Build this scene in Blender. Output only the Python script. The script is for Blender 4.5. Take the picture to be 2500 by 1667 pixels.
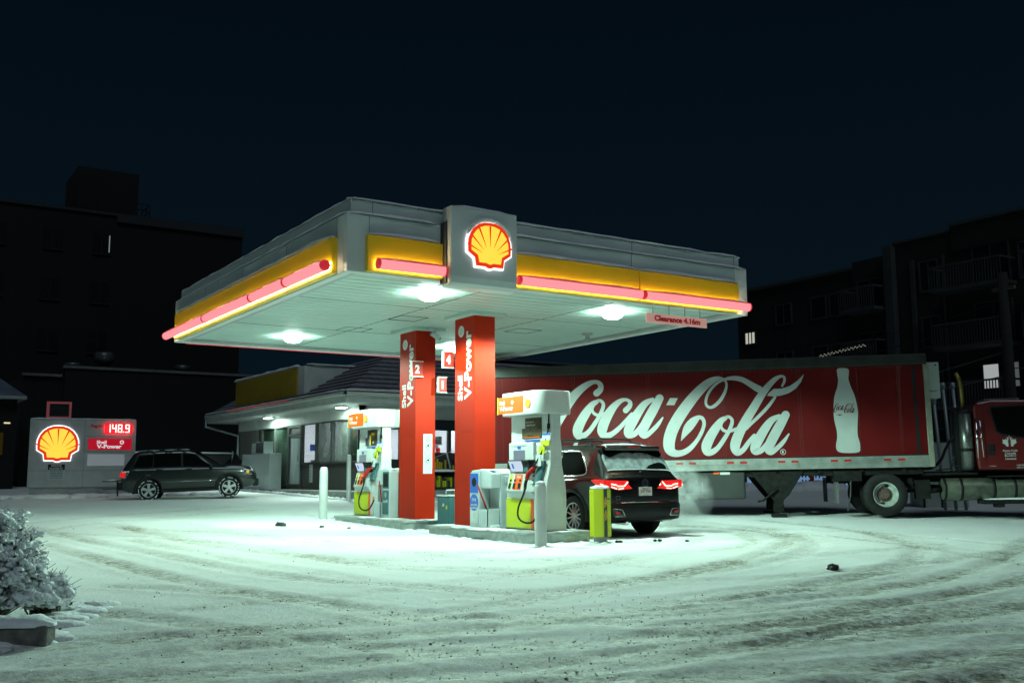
import bpy, math, random
import numpy as np
from mathutils import Vector, Matrix, noise as mnoise
R=math.radians
for o in list(bpy.data.objects): bpy.data.objects.remove(o)
SC=bpy.context.scene
COL=SC.collection
# ------------------------------------------------------------------ camera
CAMP=Vector((-6.232,-14.259,1.13)); YAW=R(32.91)
F0=Vector((math.sin(YAW),math.cos(YAW),0)); R0=Vector((math.cos(YAW),-math.sin(YAW),0))
cd=bpy.data.cameras.new('camera'); cam=bpy.data.objects.new('camera',cd); COL.objects.link(cam)
pit=R(7.498); rol=R(.285)
F=F0*math.cos(pit)+Vector((0,0,1))*math.sin(pit); U=Vector((0,0,1))*math.cos(pit)-F0*math.sin(pit)
Rt=R0*math.cos(rol)-U*math.sin(rol); Up=U*math.cos(rol)+R0*math.sin(rol)
cam.matrix_world=Matrix(((Rt.x,Up.x,-F.x,CAMP.x),(Rt.y,Up.y,-F.y,CAMP.y),(Rt.z,Up.z,-F.z,CAMP.z),(0,0,0,1)))
cd.sensor_width=36; cd.lens=36*2502.6/2500; cd.clip_end=2000; cd.clip_start=.05
SC.camera=cam
# ------------------------------------------------------------------ world: night sky
W=bpy.data.worlds.new('World'); SC.world=W; W.use_nodes=True
nt=W.node_tree; nt.nodes.clear()
out=nt.nodes.new('ShaderNodeOutputWorld'); bg=nt.nodes.new('ShaderNodeBackground')
tc=nt.nodes.new('ShaderNodeTexCoord'); sx=nt.nodes.new('ShaderNodeSeparateXYZ'); rp=nt.nodes.new('ShaderNodeValToRGB')
nt.links.new(tc.outputs['Generated'],sx.inputs[0]); nt.links.new(sx.outputs['Z'],rp.inputs[0])
rp.color_ramp.elements[0].position=0.0; rp.color_ramp.elements[0].color=(.0026,.0074,.0125,1)
rp.color_ramp.elements[1].position=.55; rp.color_ramp.elements[1].color=(.0007,.0030,.0062,1)
nt.links.new(rp.outputs[0],bg.inputs['Color']); bg.inputs['Strength'].default_value=1.0
nt.links.new(bg.outputs[0],out.inputs['Surface'])
# added sun lamp standing in for unseen street lamps behind the camera
sd=bpy.data.lights.new('street_lamp_fill','SUN'); sd.energy=.42; sd.angle=R(25); sd.color=(.72,.92,1.0)
so=bpy.data.objects.new('street_lamp_fill',sd); COL.objects.link(so)
sdir=(F0*.8-R0*.25-Vector((0,0,1))*1.0).normalized()
so.rotation_euler=sdir.to_track_quat('-Z','Y').to_euler()
SC.view_settings.view_transform='Standard'; SC.view_settings.look='None'
SC.view_settings.exposure=0; SC.view_settings.gamma=1
SC.render.engine='CYCLES'
cy=SC.cycles; cy.use_denoising=True; cy.max_bounces=6; cy.diffuse_bounces=3; cy.glossy_bounces=3; cy.transmission_bounces=5
cy.transparent_max_bounces=10; cy.volume_bounces=1; cy.sample_clamp_indirect=6; cy.caustics_reflective=False; cy.caustics_refractive=False
# ------------------------------------------------------------------ materials
def new_mat(name):
    m=bpy.data.materials.new(name); m.use_nodes=True; return m,m.node_tree,m.node_tree.nodes['Principled BSDF']
def mat(name,col,rough=.5,metal=0,noise=None,bump=None,emis=None,coat=0,streak=None,spec=None,wave=None):
    m,t,b=new_mat(name); n=t.nodes; l=t.links
    b.inputs['Base Color'].default_value=(*col,1); b.inputs['Roughness'].default_value=rough; b.inputs['Metallic'].default_value=metal
    if coat: b.inputs['Coat Weight'].default_value=coat; b.inputs['Coat Roughness'].default_value=.08
    if spec is not None: b.inputs['Specular IOR Level'].default_value=spec
    if emis: b.inputs['Emission Color'].default_value=(*emis[0],1); b.inputs['Emission Strength'].default_value=emis[1]
    tc=None
    if noise or bump or streak or wave:
        tc=n.new('ShaderNodeTexCoord')
    last=None
    if noise or streak:
        sc,am=(noise or streak)[:2]
        nz=n.new('ShaderNodeTexNoise'); nz.inputs['Scale'].default_value=sc; nz.inputs['Detail'].default_value=6
        mp=n.new('ShaderNodeMapping'); l.new(tc.outputs['Object'],mp.inputs[0]); l.new(mp.outputs[0],nz.inputs[0])
        if streak: mp.inputs['Scale'].default_value=(1,1,.12)
        mr=n.new('ShaderNodeMapRange'); mr.inputs[1].default_value=.3; mr.inputs[2].default_value=.7
        mr.inputs[3].default_value=1-am; mr.inputs[4].default_value=1+am*.6
        l.new(nz.outputs[0],mr.inputs[0])
        mx=n.new('ShaderNodeVectorMath'); mx.operation='MULTIPLY'; mx.inputs[0].default_value=col
        l.new(mr.outputs[0],mx.inputs[1]); l.new(mx.outputs[0],b.inputs['Base Color'])
        rr=n.new('ShaderNodeMapRange'); rr.inputs[3].default_value=max(0,rough-.08); rr.inputs[4].default_value=min(1,rough+.12)
        l.new(nz.outputs[0],rr.inputs[0]); l.new(rr.outputs[0],b.inputs['Roughness'])
    if bump:
        nb=n.new('ShaderNodeTexNoise'); nb.inputs['Scale'].default_value=bump[0]; nb.inputs['Detail'].default_value=5
        l.new(tc.outputs['Object'],nb.inputs[0])
        bp=n.new('ShaderNodeBump'); bp.inputs['Strength'].default_value=1; bp.inputs['Distance'].default_value=bump[1]
        l.new(nb.outputs[0],bp.inputs['Height']); l.new(bp.outputs[0],b.inputs['Normal'])
    return m
def emit(name,col,st):
    m=bpy.data.materials.new(name); m.use_nodes=True; t=m.node_tree; t.nodes.clear()
    o=t.nodes.new('ShaderNodeOutputMaterial'); e=t.nodes.new('ShaderNodeEmission'); e.inputs[0].default_value=(*col,1); e.inputs[1].default_value=st
    t.links.new(e.outputs[0],o.inputs[0]); return m
def glassmat(name,tint,gl=.12,rough=.02,haze=0.0,hazecol=(.3,.35,.33)):
    m=bpy.data.materials.new(name); m.use_nodes=True; t=m.node_tree; t.nodes.clear(); N=t.nodes.new; L=t.links.new
    o=N('ShaderNodeOutputMaterial'); tr=N('ShaderNodeBsdfTransparent'); tr.inputs[0].default_value=(*tint,1)
    g=N('ShaderNodeBsdfGlossy'); g.inputs['Roughness'].default_value=rough; g.inputs[0].default_value=(.9,.9,.9,1)
    fr=N('ShaderNodeFresnel'); ge=N('ShaderNodeNewGeometry'); mi=N('ShaderNodeMapRange'); mi.inputs[3].default_value=1.5; mi.inputs[4].default_value=.6667; L(ge.outputs['Backfacing'],mi.inputs[0]); L(mi.outputs[0],fr.inputs[0])
    mx=N('ShaderNodeMixShader'); L(fr.outputs[0],mx.inputs[0]); L(tr.outputs[0],mx.inputs[1]); L(g.outputs[0],mx.inputs[2])
    last=mx
    if haze:
        d=N('ShaderNodeBsdfDiffuse'); d.inputs[0].default_value=(*hazecol,1)
        nz=N('ShaderNodeTexNoise'); nz.inputs['Scale'].default_value=1.3; nz.inputs['Detail'].default_value=3
        tc=N('ShaderNodeTexCoord'); L(tc.outputs['Object'],nz.inputs[0])
        mr=N('ShaderNodeMapRange'); mr.inputs[1].default_value=.35; mr.inputs[2].default_value=.65; mr.inputs[3].default_value=haze*.55; mr.inputs[4].default_value=min(1,haze*1.15)
        L(nz.outputs[0],mr.inputs[0])
        m2=N('ShaderNodeMixShader'); L(mr.outputs[0],m2.inputs[0]); L(mx.outputs[0],m2.inputs[1]); L(d.outputs[0],m2.inputs[2]); last=m2
    L(last.outputs[0],o.inputs[0]); return m
M={}
M['white']=mat('white_paint',(.52,.54,.53),.38,noise=(3,.10))
M['fascia']=mat('fascia_white',(.56,.61,.61),.35,noise=(1.2,.12))
M['soffit']=mat('soffit_metal',(.40,.52,.48),.42,noise=(.7,.10))
M['snow']=mat('snow',(.80,.83,.86),.9,noise=(5,.06),bump=(22,.02),spec=.2)
M['yellow']=mat('yellow_panel',(.80,.50,.015),.4,noise=(2,.06))
M['dullyellow']=mat('dull_yellow_sign',(.40,.27,.02),.55,noise=(2,.15))
M['redcol']=mat('red_column_paint',(.34,.014,.002),.55,noise=(1.5,.08))
M['darkred']=mat('dark_red_paint',(.35,.02,.015),.4,noise=(3,.1))
M['signred']=mat('sign_red',(.65,.012,.02),.4)
M['orange']=mat('orange_red',(.75,.10,.008),.4)
M['letter']=mat('white_vinyl',(.50,.54,.53),.4)
M['black']=mat('black_plastic',(.015,.016,.017),.45,noise=(6,.2))
M['rubber']=mat('black_rubber',(.018,.018,.018),.7,noise=(12,.3))
M['darkgrey']=mat('dark_grey_metal',(.06,.065,.065),.5,noise=(5,.25))
M['grey']=mat('grey_metal',(.32,.34,.34),.45,noise=(3,.15))
M['ltgrey']=mat('light_grey_plastic',(.42,.47,.48),.5,noise=(3,.08))
M['teal']=mat('teal_plastic',(.03,.10,.11),.5,noise=(3,.12))
M['lime']=mat('lime_yellow_panel',(.45,.50,.01),.4)
M['blue']=mat('blue_label',(.02,.10,.42),.4)
M['concrete']=mat('concrete',(.30,.32,.31),.85,noise=(6,.25),bump=(40,.004))
M['steeledge']=mat('galvanised_edge',(.38,.42,.40),.4,metal=.6,noise=(8,.3))
M['chrome']=mat('chrome',(.7,.7,.7),.12,metal=1)
M['silver']=mat('silver_rail',(.24,.26,.24),.38,metal=.35,noise=(4,.28))
M['trailerred']=mat('trailer_red',(.085,.0038,.004),.5,noise=(.9,.22),bump=(1.3,.010),spec=.3)
M['cabred']=mat('cab_red',(.10,.006,.005),.35,noise=(2,.15),coat=.2)
M['vinyl']=mat('trailer_vinyl_white',(.34,.37,.36),.42,noise=(2.2,.10),bump=(1.3,.006))
M['dirt']=mat('grimy_black_steel',(.013,.0135,.0125),.8,noise=(9,.5))
M['brick']=mat('store_brick',(.20,.19,.17),.85,noise=(14,.3))
M['storeband']=mat('store_band_white',(.55,.58,.56),.5,noise=(2,.12))
M['darkpanel']=mat('dark_store_panel',(.03,.032,.032),.5,noise=(4,.2))
M['roofmetal']=mat('roof_tiles_purple',(.14,.12,.15),.6,noise=(3,.25))
M['wood']=mat('weathered_wood',(.12,.09,.06),.8,noise=(9,.35))
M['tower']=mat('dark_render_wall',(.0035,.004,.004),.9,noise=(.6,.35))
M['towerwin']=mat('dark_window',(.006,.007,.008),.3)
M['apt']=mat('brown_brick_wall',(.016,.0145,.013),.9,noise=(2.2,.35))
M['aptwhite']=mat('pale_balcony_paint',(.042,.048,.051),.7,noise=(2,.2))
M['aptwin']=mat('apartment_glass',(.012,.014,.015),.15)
M['orangepost']=mat('orange_plastic_post',(.55,.10,.02),.5)
M['leaf']=mat('dark_leaf',(.03,.045,.015),.6,noise=(20,.4))
M['twig']=mat('dry_twig',(.16,.15,.10),.8,noise=(20,.3))
M['carblack']=mat('black_car_paint',(.004,.004,.0045),.25,coat=.35)
M['cargreen']=mat('dark_green_car_paint',(.022,.029,.027),.22,metal=.3,coat=.9)
M['carglass']=mat('tinted_car_glass',(.003,.004,.004),.5,spec=.01)
M['frost']=mat('frosted_rear_glass',(.20,.24,.25),.6,noise=(9,.55))
M['rim']=mat('alloy_rim',(.55,.56,.57),.28,metal=.7)
M['darkrim']=mat('dark_alloy_rim',(.05,.05,.055),.3,metal=.6)
M['plate']=mat('licence_plate_white',(.7,.7,.68),.4)
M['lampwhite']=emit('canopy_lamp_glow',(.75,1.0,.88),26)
M['pinktube']=emit('red_light_bar_glow',(1.0,.30,.33),1.12)
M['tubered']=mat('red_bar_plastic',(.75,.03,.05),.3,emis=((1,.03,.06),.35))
M['pinksnow']=mat('pink_lit_snow',(.75,.55,.56),.9,bump=(40,.01))  # the bar's pink light is put into this snow's base colour
M['warmstrip']=emit('warm_led_strip',(1.0,.84,.50),48)
M['shellyellow']=mat('backlit_yellow',(.8,.45,.01),.4,emis=((1.0,.66,.07),1.0))
M['shellred']=mat('backlit_red',(.7,.03,.01),.4,emis=((1.0,.05,.008),.62))
M['halowhite']=emit('backlit_white_edge',(.92,.97,1.0),1.9)
M['digits']=emit('led_digits',(1.0,.45,.40),4.0)
M['ledred']=mat('led_panel_red',(.25,.0,.01),.4,emis=((1,.005,.01),.6))
M['tail']=mat('tail_lamp_red',(.45,.01,.01),.2,emis=((1,.02,.02),.6),coat=.3)
M['tailhot']=emit('tail_lamp_hot',(1.0,.22,.16),9)
M['taildim']=mat('tail_lamp_dim',(.35,.01,.01),.2,coat=.5,emis=((1,.02,.02),.25))
M['screen']=emit('pump_screen',(.70,.85,1.0),.85)
M['screendim']=emit('pump_display_dim',(.45,.62,.70),.5)
M['litwindow']=emit('lit_room_window',(.75,.80,.78),.45)
M['blueglow']=mat('fence_blue_glow',(.42,.5,.6),.5,emis=((.25,.45,.80),.42))  # blue light on the fence put in as its own emission
M['storewall']=mat('store_interior_wall',(.75,.76,.78),.7)
M['poster']=mat('dark_poster',(.07,.045,.02),.35,noise=(14,.8))
M['glass']=glassmat('store_glass',(.82,.86,.86))
M['fogglass']=glassmat('fogged_store_glass',(.5,.55,.53),haze=.42,hazecol=(.28,.32,.30))
M['darkglass']=glassmat('dark_store_glass',(.25,.3,.28),haze=.35,hazecol=(.05,.08,.06))
for k_ in ('redcol','darkred','dirt','rubber','trailerred','vinyl','black','darkgrey','letter'): M[k_].node_tree.nodes['Principled BSDF'].inputs['Specular IOR Level'].default_value=.12
# ------------------------------------------------------------------ mesh builder
class MB:
    def __init__(s): s.v=[]; s.f=[]; s.m=[]; s.s=[]
    def add(s,vs,fs,m=0,sm=False,T=None):
        b=len(s.v)
        s.v+=[tuple(T@Vector(v)) if T is not None else tuple(v) for v in vs]
        for f in fs: s.f.append(tuple(b+i for i in f)); s.m.append(m); s.s.append(sm)
        return s
    def box(s,x0,y0,z0,x1,y1,z1,m=0,T=None):
        x0,x1=min(x0,x1),max(x0,x1); y0,y1=min(y0,y1),max(y0,y1); z0,z1=min(z0,z1),max(z0,z1)
        return s.add([(x0,y0,z0),(x1,y0,z0),(x1,y1,z0),(x0,y1,z0),(x0,y0,z1),(x1,y0,z1),(x1,y1,z1),(x0,y1,z1)],
            [(0,3,2,1),(4,5,6,7),(0,1,5,4),(1,2,6,5),(2,3,7,6),(3,0,4,7)],m,False,T)
    def prism(s,poly,O,Ux,Vx,d,m=0,sm=False):
        """closed polygon poly (u,v) at origin O spanned by Ux,Vx extruded by vector d"""
        O=Vector(O);Ux=Vector(Ux);Vx=Vector(Vx);d=Vector(d); n=len(poly)
        a=[O+Ux*p[0]+Vx*p[1] for p in poly]; b=[p+d for p in a]
        fl=(Ux.cross(Vx)).dot(d)>0
        f=[tuple(range(n-1,-1,-1)),tuple(range(n,2*n))] if fl else [tuple(range(n)),tuple(range(2*n-1,n-1,-1))]
        vs=a+b
        bb=len(s.v); s.v+=[tuple(v) for v in vs]
        for q in f: s.f.append(tuple(bb+i for i in q)); s.m.append(m); s.s.append(False)
        for i in range(n):
            j=(i+1)%n; q=(i,j,n+j,n+i) if fl else (j,i,n+i,n+j)
            s.f.append(tuple(bb+k for k in q)); s.m.append(m); s.s.append(sm)
        return s
    def flat(s,poly,O,Ux,Vx,m=0):
        O=Vector(O);Ux=Vector(Ux);Vx=Vector(Vx)
        return s.add([O+Ux*p[0]+Vx*p[1] for p in poly],[tuple(range(len(poly)))],m)
    def tube(s,pts,r,n=8,m=0,cap=True,sm=True):
        pts=[Vector(p) for p in pts]; k=len(pts); rs=r if isinstance(r,(list,tuple)) else [r]*k
        vs=[];prev=None
        for i,p in enumerate(pts):
            t=(pts[min(i+1,k-1)]-pts[max(i-1,0)]).normalized()
            if prev is None:
                a=Vector((0,0,1)) if abs(t.z)<.9 else Vector((1,0,0)); u=t.cross(a).normalized()
            else:
                u=(prev-t*prev.dot(t)).normalized()
            prev=u; w=t.cross(u)
            for j in range(n):
                an=2*math.pi*j/n; vs.append(p+(u*math.cos(an)+w*math.sin(an))*rs[i])
        fs=[]
        for i in range(k-1):
            for j in range(n):
                a=i*n+j;b=i*n+(j+1)%n; fs.append((a,b,b+n,a+n))
        s.add(vs,fs,m,sm)
        if cap:
            b=len(s.v)-len(vs)
            s.f.append(tuple(b+j for j in range(n-1,-1,-1)));s.m.append(m);s.s.append(False)
            s.f.append(tuple(b+(k-1)*n+j for j in range(n)));s.m.append(m);s.s.append(False)
        return s
    def lathe(s,prof,O=(0,0,0),ax=(0,0,1),n=24,m=0,sm=True):
        """prof: (radius, height) along ax"""
        ax=Vector(ax).normalized(); a=Vector((0,0,1)) if abs(ax.z)<.9 else Vector((1,0,0)); u=ax.cross(a).normalized(); w=ax.cross(u); O=Vector(O)
        vs=[];fs=[]
        for (r,h) in prof:
            for j in range(n):
                an=2*math.pi*j/n; vs.append(O+ax*h+(u*math.cos(an)+w*math.sin(an))*r)
        for i in range(len(prof)-1):
            for j in range(n):
                a_=i*n+j;b_=i*n+(j+1)%n; fs.append((a_,b_,b_+n,a_+n))
        return s.add(vs,fs,m,sm)
    def blob(s,c,r,sc=(1,1,1),m=0,seed=0,amp=.25,sub=2,T=None,flat=0):
        vs,fs=ico(sub); c=Vector(c); o=[]
        for v in vs:
            k=1+amp*mnoise.noise(Vector(v)*1.7+Vector((seed*3.1,seed*1.7,0)))
            p=Vector((v[0]*sc[0],v[1]*sc[1],v[2]*sc[2]))*r*k
            if T is not None: p=T@p
            o.append(c+p)
        return s.add(o,fs,m,True)
    def sub(s,loc):
        s.v=[(v[0]-loc[0],v[1]-loc[1],v[2]-loc[2]) for v in s.v]; return s
    def xf(s,T): s.v=[tuple(T@Vector(v)) for v in s.v]; return s
_ico={}
def ico(sub):
    if sub in _ico: return _ico[sub]
    import bmesh
    bm=bmesh.new(); bmesh.ops.create_icosphere(bm,subdivisions=sub,radius=1); bm.verts.ensure_lookup_table()
    r=([tuple(v.co) for v in bm.verts],[tuple(v.index for v in f.verts) for f in bm.faces]); bm.free(); _ico[sub]=r; return r
def build(name,mb,mats,parent=None,bev=0,loc=None,label=None):
    me=bpy.data.meshes.new(name); me.from_pydata([tuple(v) for v in mb.v],[],mb.f)
    if not isinstance(mats,(list,tuple)): mats=[mats]
    for m in mats: me.materials.append(M[m] if isinstance(m,str) else m)
    me.polygons.foreach_set('material_index',mb.m); me.polygons.foreach_set('use_smooth',mb.s); me.update()
    o=bpy.data.objects.new(name,me); COL.objects.link(o)
    if parent is not None: o.parent=parent
    if loc is not None: o.location=loc
    if bev:
        b=o.modifiers.new('bevel','BEVEL'); b.width=bev; b.segments=2; b.limit_method='ANGLE'; b.angle_limit=R(40)
    if label: o['label']=label
    return o
def tag(o,label,cat,group=None):
    o['label']=label; o['category']=cat
    if group: o['group']=group
    return o
def thing(name,label,cat,loc=(0,0,0),rz=0,group=None,rot=None):
    o=bpy.data.objects.new(name,None); COL.objects.link(o); o.location=loc; o.rotation_euler=(0,0,rz)
    if rot: o.rotation_euler=rot
    o.empty_display_size=.2
    return tag(o,label,cat,group)
def part(t,name,mb,mats,bev=0,label=None,world=False):
    """a part of thing t; world=True: its coordinates were given in the world frame of an unrotated thing"""
    if world:
        r=t
        while r.parent: r=r.parent
        mb.sub(r.location)
    return build(name,mb,mats,t,bev,label=label)
def parts(t,name,mb,mats,bev=0,world=False,label=None):
    """one part per connected piece of mb"""
    p=list(range(len(mb.v)))
    def fd(a):
        while p[a]!=a: p[a]=p[p[a]]; a=p[a]
        return a
    for f in mb.f:
        r=fd(f[0])
        for i in f[1:]: p[fd(i)]=r
    g={}
    for k,f in enumerate(mb.f): g.setdefault(fd(f[0]),[]).append(k)
    out=[]
    for r,ks in g.items():
        m=MB(); mp={}
        for k in ks:
            q=[]
            for i in mb.f[k]:
                if i not in mp: mp[i]=len(m.v); m.v.append(mb.v[i])
                q.append(mp[i])
            m.f.append(tuple(q)); m.m.append(mb.m[k]); m.s.append(mb.s[k])
        out.append(part(t,name,m,mats,bev,label,world))
    return out
def struct(o,kind='structure'): o['kind']=kind; return o
def copy_tree(o,parent=None):
    c=o.copy(); COL.objects.link(c); c.parent=parent
    for ch in [x for x in bpy.data.objects if x.parent==o]: copy_tree(ch,c)
    return c
# ------------------------------------------------------------------ text
_txt={}
def textgeo(s,bold=0.0,res=3,shear=0):
    k=(s,bold,res,shear)
    if k in _txt: return _txt[k]
    cu=bpy.data.curves.new('t','FONT'); cu.body=s; cu.offset=bold; cu.resolution_u=res; cu.align_x='LEFT'; cu.shear=shear
    cu.space_line=.92
    ob=bpy.data.objects.new('t',cu); COL.objects.link(ob)
    dg=bpy.context.evaluated_depsgraph_get(); dg.update()
    me=bpy.data.meshes.new_from_object(ob.evaluated_get(dg))
    vs=[tuple(v.co) for v in me.vertices]; fs=[tuple(p.vertices) for p in me.polygons]
    bpy.data.objects.remove(ob); bpy.data.curves.remove(cu); bpy.data.meshes.remove(me)
    xs=[v[0] for v in vs] or [0]; ys=[v[1] for v in vs] or [0]; x0,x1,y0,y1=min(xs),max(xs),min(ys),max(ys)
    vs=[((v[0]-x0)/(x1-x0),(v[1]-y0)/(y1-y0)) for v in vs]
    _txt[k]=(vs,fs); return _txt[k]
def text(mb,s,O,Ux,Vx,w,h,bold=.02,m=0,N=None,off=0,shear=0,res=3):
    """string s fitted to a w x h box whose lower-left corner is O, reading along Ux, up along Vx"""
    vs,fs=textgeo(s,bold,res,shear); O=Vector(O);Ux=Vector(Ux).normalized();Vx=Vector(Vx).normalized()
    Nn=Ux.cross(Vx); O=O+Nn*off
    mb.add([O+Ux*(v[0]*w)+Vx*(v[1]*h) for v in vs],fs,m)
def cat_rom(P,n=6,closed=False):
    P=[np.array(p,float) for p in P]; k=len(P); out=[]
    rng=range(k) if closed else range(k-1)
    for i in rng:
        if closed: a,b,c,d=P[(i-1)%k],P[i],P[(i+1)%k],P[(i+2)%k]
        else: a,b,c,d=P[max(i-1,0)],P[i],P[i+1],P[min(i+2,k-1)]
        for j in range(n):
            t=j/n; out.append(.5*((2*b)+(-a+c)*t+(2*a-5*b+4*c-d)*t*t+(-a+3*b-3*c+d)*t**3))
    if not closed: out.append(P[-1])
    return out
def ribbon(mb,pts,O,Ux,Vx,m=0,n=6,sc=1.0,rnd=True):
    """flat brush stroke through (u,v,width)"""
    q=cat_rom(pts,n); O=Vector(O);Ux=Vector(Ux);Vx=Vector(Vx); L=[];Rr=[];k=len(q)
    for i in range(k):
        t=q[min(i+1,k-1)][:2]-q[max(i-1,0)][:2]; t=t/(np.hypot(*t)+1e-9); nn=np.array([-t[1],t[0]]); w=max(q[i][2],.002)/2
        L.append(q[i][:2]+nn*w); Rr.append(q[i][:2]-nn*w)
    vs=[O+Ux*(p[0]*sc)+Vx*(p[1]*sc) for p in L+Rr]
    fs=[(i,k+i,k+i+1,i+1) for i in range(k-1)]
    mb.add(vs,fs,m)
    if rnd:
        for e in (0,k-1):
            c=q[e]; r=c[2]/2
            if r<.012: continue
            t=q[min(e+1,k-1)][:2]-q[max(e-1,0)][:2]; t=t/(np.hypot(*t)+1e-9); s_=-1 if e==0 else 1
            nn=np.array([-t[1],t[0]]); pol=[]
            for j in range(9):
                a=math.pi*j/8; pol.append(c[:2]+nn*math.cos(a)*r+t*s_*math.sin(a)*r)
            if s_==1: pol=pol[::-1]
            mb.add([O+Ux*(p[0]*sc)+Vx*(p[1]*sc) for p in pol],[tuple(range(9))[::-1]],m)
def pecten_outline():
    r=[(0,1.06),(.25,1.04),(.5,.94),(.72,.75),(.88,.5),(.98,.2),(1.0,-.08),(.99,-.42),(.68,-.66),(.63,-1.05),(.18,-1.05),(.12,-1.1),(.0,-1.13)]
    return r+[(-x,y) for x,y in r[::-1][1:-1]]
def pecten_inner():
    r=[(0,.90),(.22,.88),(.44,.79),(.62,.63),(.76,.42),(.85,.15),(.865,-.08),(.86,-.33),(.555,-.55),(.50,-.88),(.15,-.88),(.09,-.92),(0,-.94)]
    return r+[(-x,y) for x,y in r[::-1][1:-1]]
def pecten(mb,O,Ux,Vx,N,s,my=0,mr=1,mw=None,t=.02,halo=.06,sy=None):
    """seven-ribbed scallop shell sign facing N; half-width s"""
    O=Vector(O);Ux=Vector(Ux)*s;Vx=Vector(Vx)*(sy or s*.88);N=Vector(N)
    if mw is not None: mb.prism([(x*(1+halo),y*(1+halo)) for x,y in pecten_outline()],O,Ux,Vx,N*t,mw)
    mb.prism(pecten_outline(),O+N*t*1.05,Ux,Vx,N*t*.8,mr)
    mb.prism(pecten_inner(),O+N*t*1.9,Ux,Vx,N*t*.25,my)
    for i,a in enumerate((-62,-41,-20.5,0,20.5,41,62)):
        an=R(a); L=[1.20,1.36,1.46,1.50,1.46,1.36,1.20][i]; L0=[.40,.45,.5,.5,.5,.45,.40][i]
        w=.042; d=Vector((math.sin(an),math.cos(an))); p=Vector((d.y,-d.x)); b=Vector((0,-.62))
        A=b+d*L0; B=b+d*L
        mb.prism([(A+p*.004)[:],(B+p*w)[:],(B-p*w)[:],(A-p*.004)[:]][::-1],O+N*t*2.2,Ux,Vx,N*t*.12,mr)
def ring2d(mb,c,r0,r1,O,Ux,Vx,m=0,n=24):
    O=Vector(O);Ux=Vector(Ux);Vx=Vector(Vx); vs=[]
    for r in (r0,r1):
        for j in range(n):
            a=2*math.pi*j/n; vs.append(O+Ux*(c[0]+r*math.cos(a))+Vx*(c[1]+r*math.sin(a)))
    mb.add(vs,[(j,(j+1)%n,n+(j+1)%n,n+j) for j in range(n)],m)
def rrect(x0,y0,x1,y1,r,n=6):
    p=[]
    for cx,cy_,a0 in ((x1-r,y0+r,-90),(x1-r,y1-r,0),(x0+r,y1-r,90),(x0+r,y0+r,180)):
        for j in range(n+1):
            a=R(a0+90*j/n); p.append((cx+r*math.cos(a),cy_+r*math.sin(a)))
    return p
X=Vector((1,0,0));Y=Vector((0,1,0));Z=Vector((0,0,1))
# ================================================================== GROUND
def GZ(x,y):
    d=(x-CAMP.x)*F0.x+(y-CAMP.y)*F0.y; l=(x-CAMP.x)*R0.x+(y-CAMP.y)*R0.y
    s=.024*(d-20)-.006*max(l,-9); k=.02
    if s/k>30: return min(s,.85)
    return min(.85,k*math.log1p(math.exp(s/k)))
TR=[[(-5.4,-6.5),(-4.2,-6.6),(-2.8,-6.5),(-1.5,-6.4),(0.5,-5.7),(3.1,-4.6),(6.0,-2.9),(8.2,-1.1),(9.5,1.3),(8.9,3.4)],[(-3.3,5.2),(-3.0,-2.3),(-2.6,-5.2),(-2.2,-6.8),(-1.1,-7.2),(0.2,-7.3),(2.5,-6.8),(5.5,-5.6),(8.5,-3.5),(11.3,0.1),(12.0,3.1)],[(-2.9,10.0),(-2.3,3.2),(-2.0,-2.3),(-1.3,-4.3),(-0.5,-5.6),(1.3,-5.4),(3.8,-4.3)],[(-5.5,-7.7),(-4.1,-8.2),(-2.9,-8.3),(-1.7,-8.5),(-0.1,-8.6),(2.9,-8.9)],[(-5.2,-8.8),(-3.6,-8.9),(-1.9,-9.2),(-0.1,-9.4),(1.3,-9.8)],[(-3.8,-9.3),(-2.4,-9.7),(0.3,-10.5)],[(-5.1,-3.3),(-4.4,-4.6),(-3.8,-6.3),(-3.4,-7.3),(-2.9,-8.3)],[(-2.5,7.7),(-0.6,3.9),(-0.4,-1.2),(0.7,-3.7),(2.1,-6.0),(9.2,-5.3)],[(-1.4,-7.3),(-0.3,-8.4),(4.7,-7.9)],[(3.1,15.3),(0.0,13.6),(-2.7,11.4),(-3.9,9.9)],[(7.2,2.1),(9.3,-1.1),(6.3,-7.0)],[(-0.6,-10.9),(-2.3,-10.3),(-3.5,-10.1)],
 [(-1.2,9),(-1.0,3),(-.2,-.8),(2.2,-2.6),(6,-2.2),(8.6,.5)],[(12.5,-4),(8,-6.5),(3,-8.1),(-2,-8.9)],[(15,-2.5),(11,-4),(7,-6.0),(2,-7.6),(-4,-7.2)],[(5.8,-9.5),(1,-9.0),(-4,-9.6)]]
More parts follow.
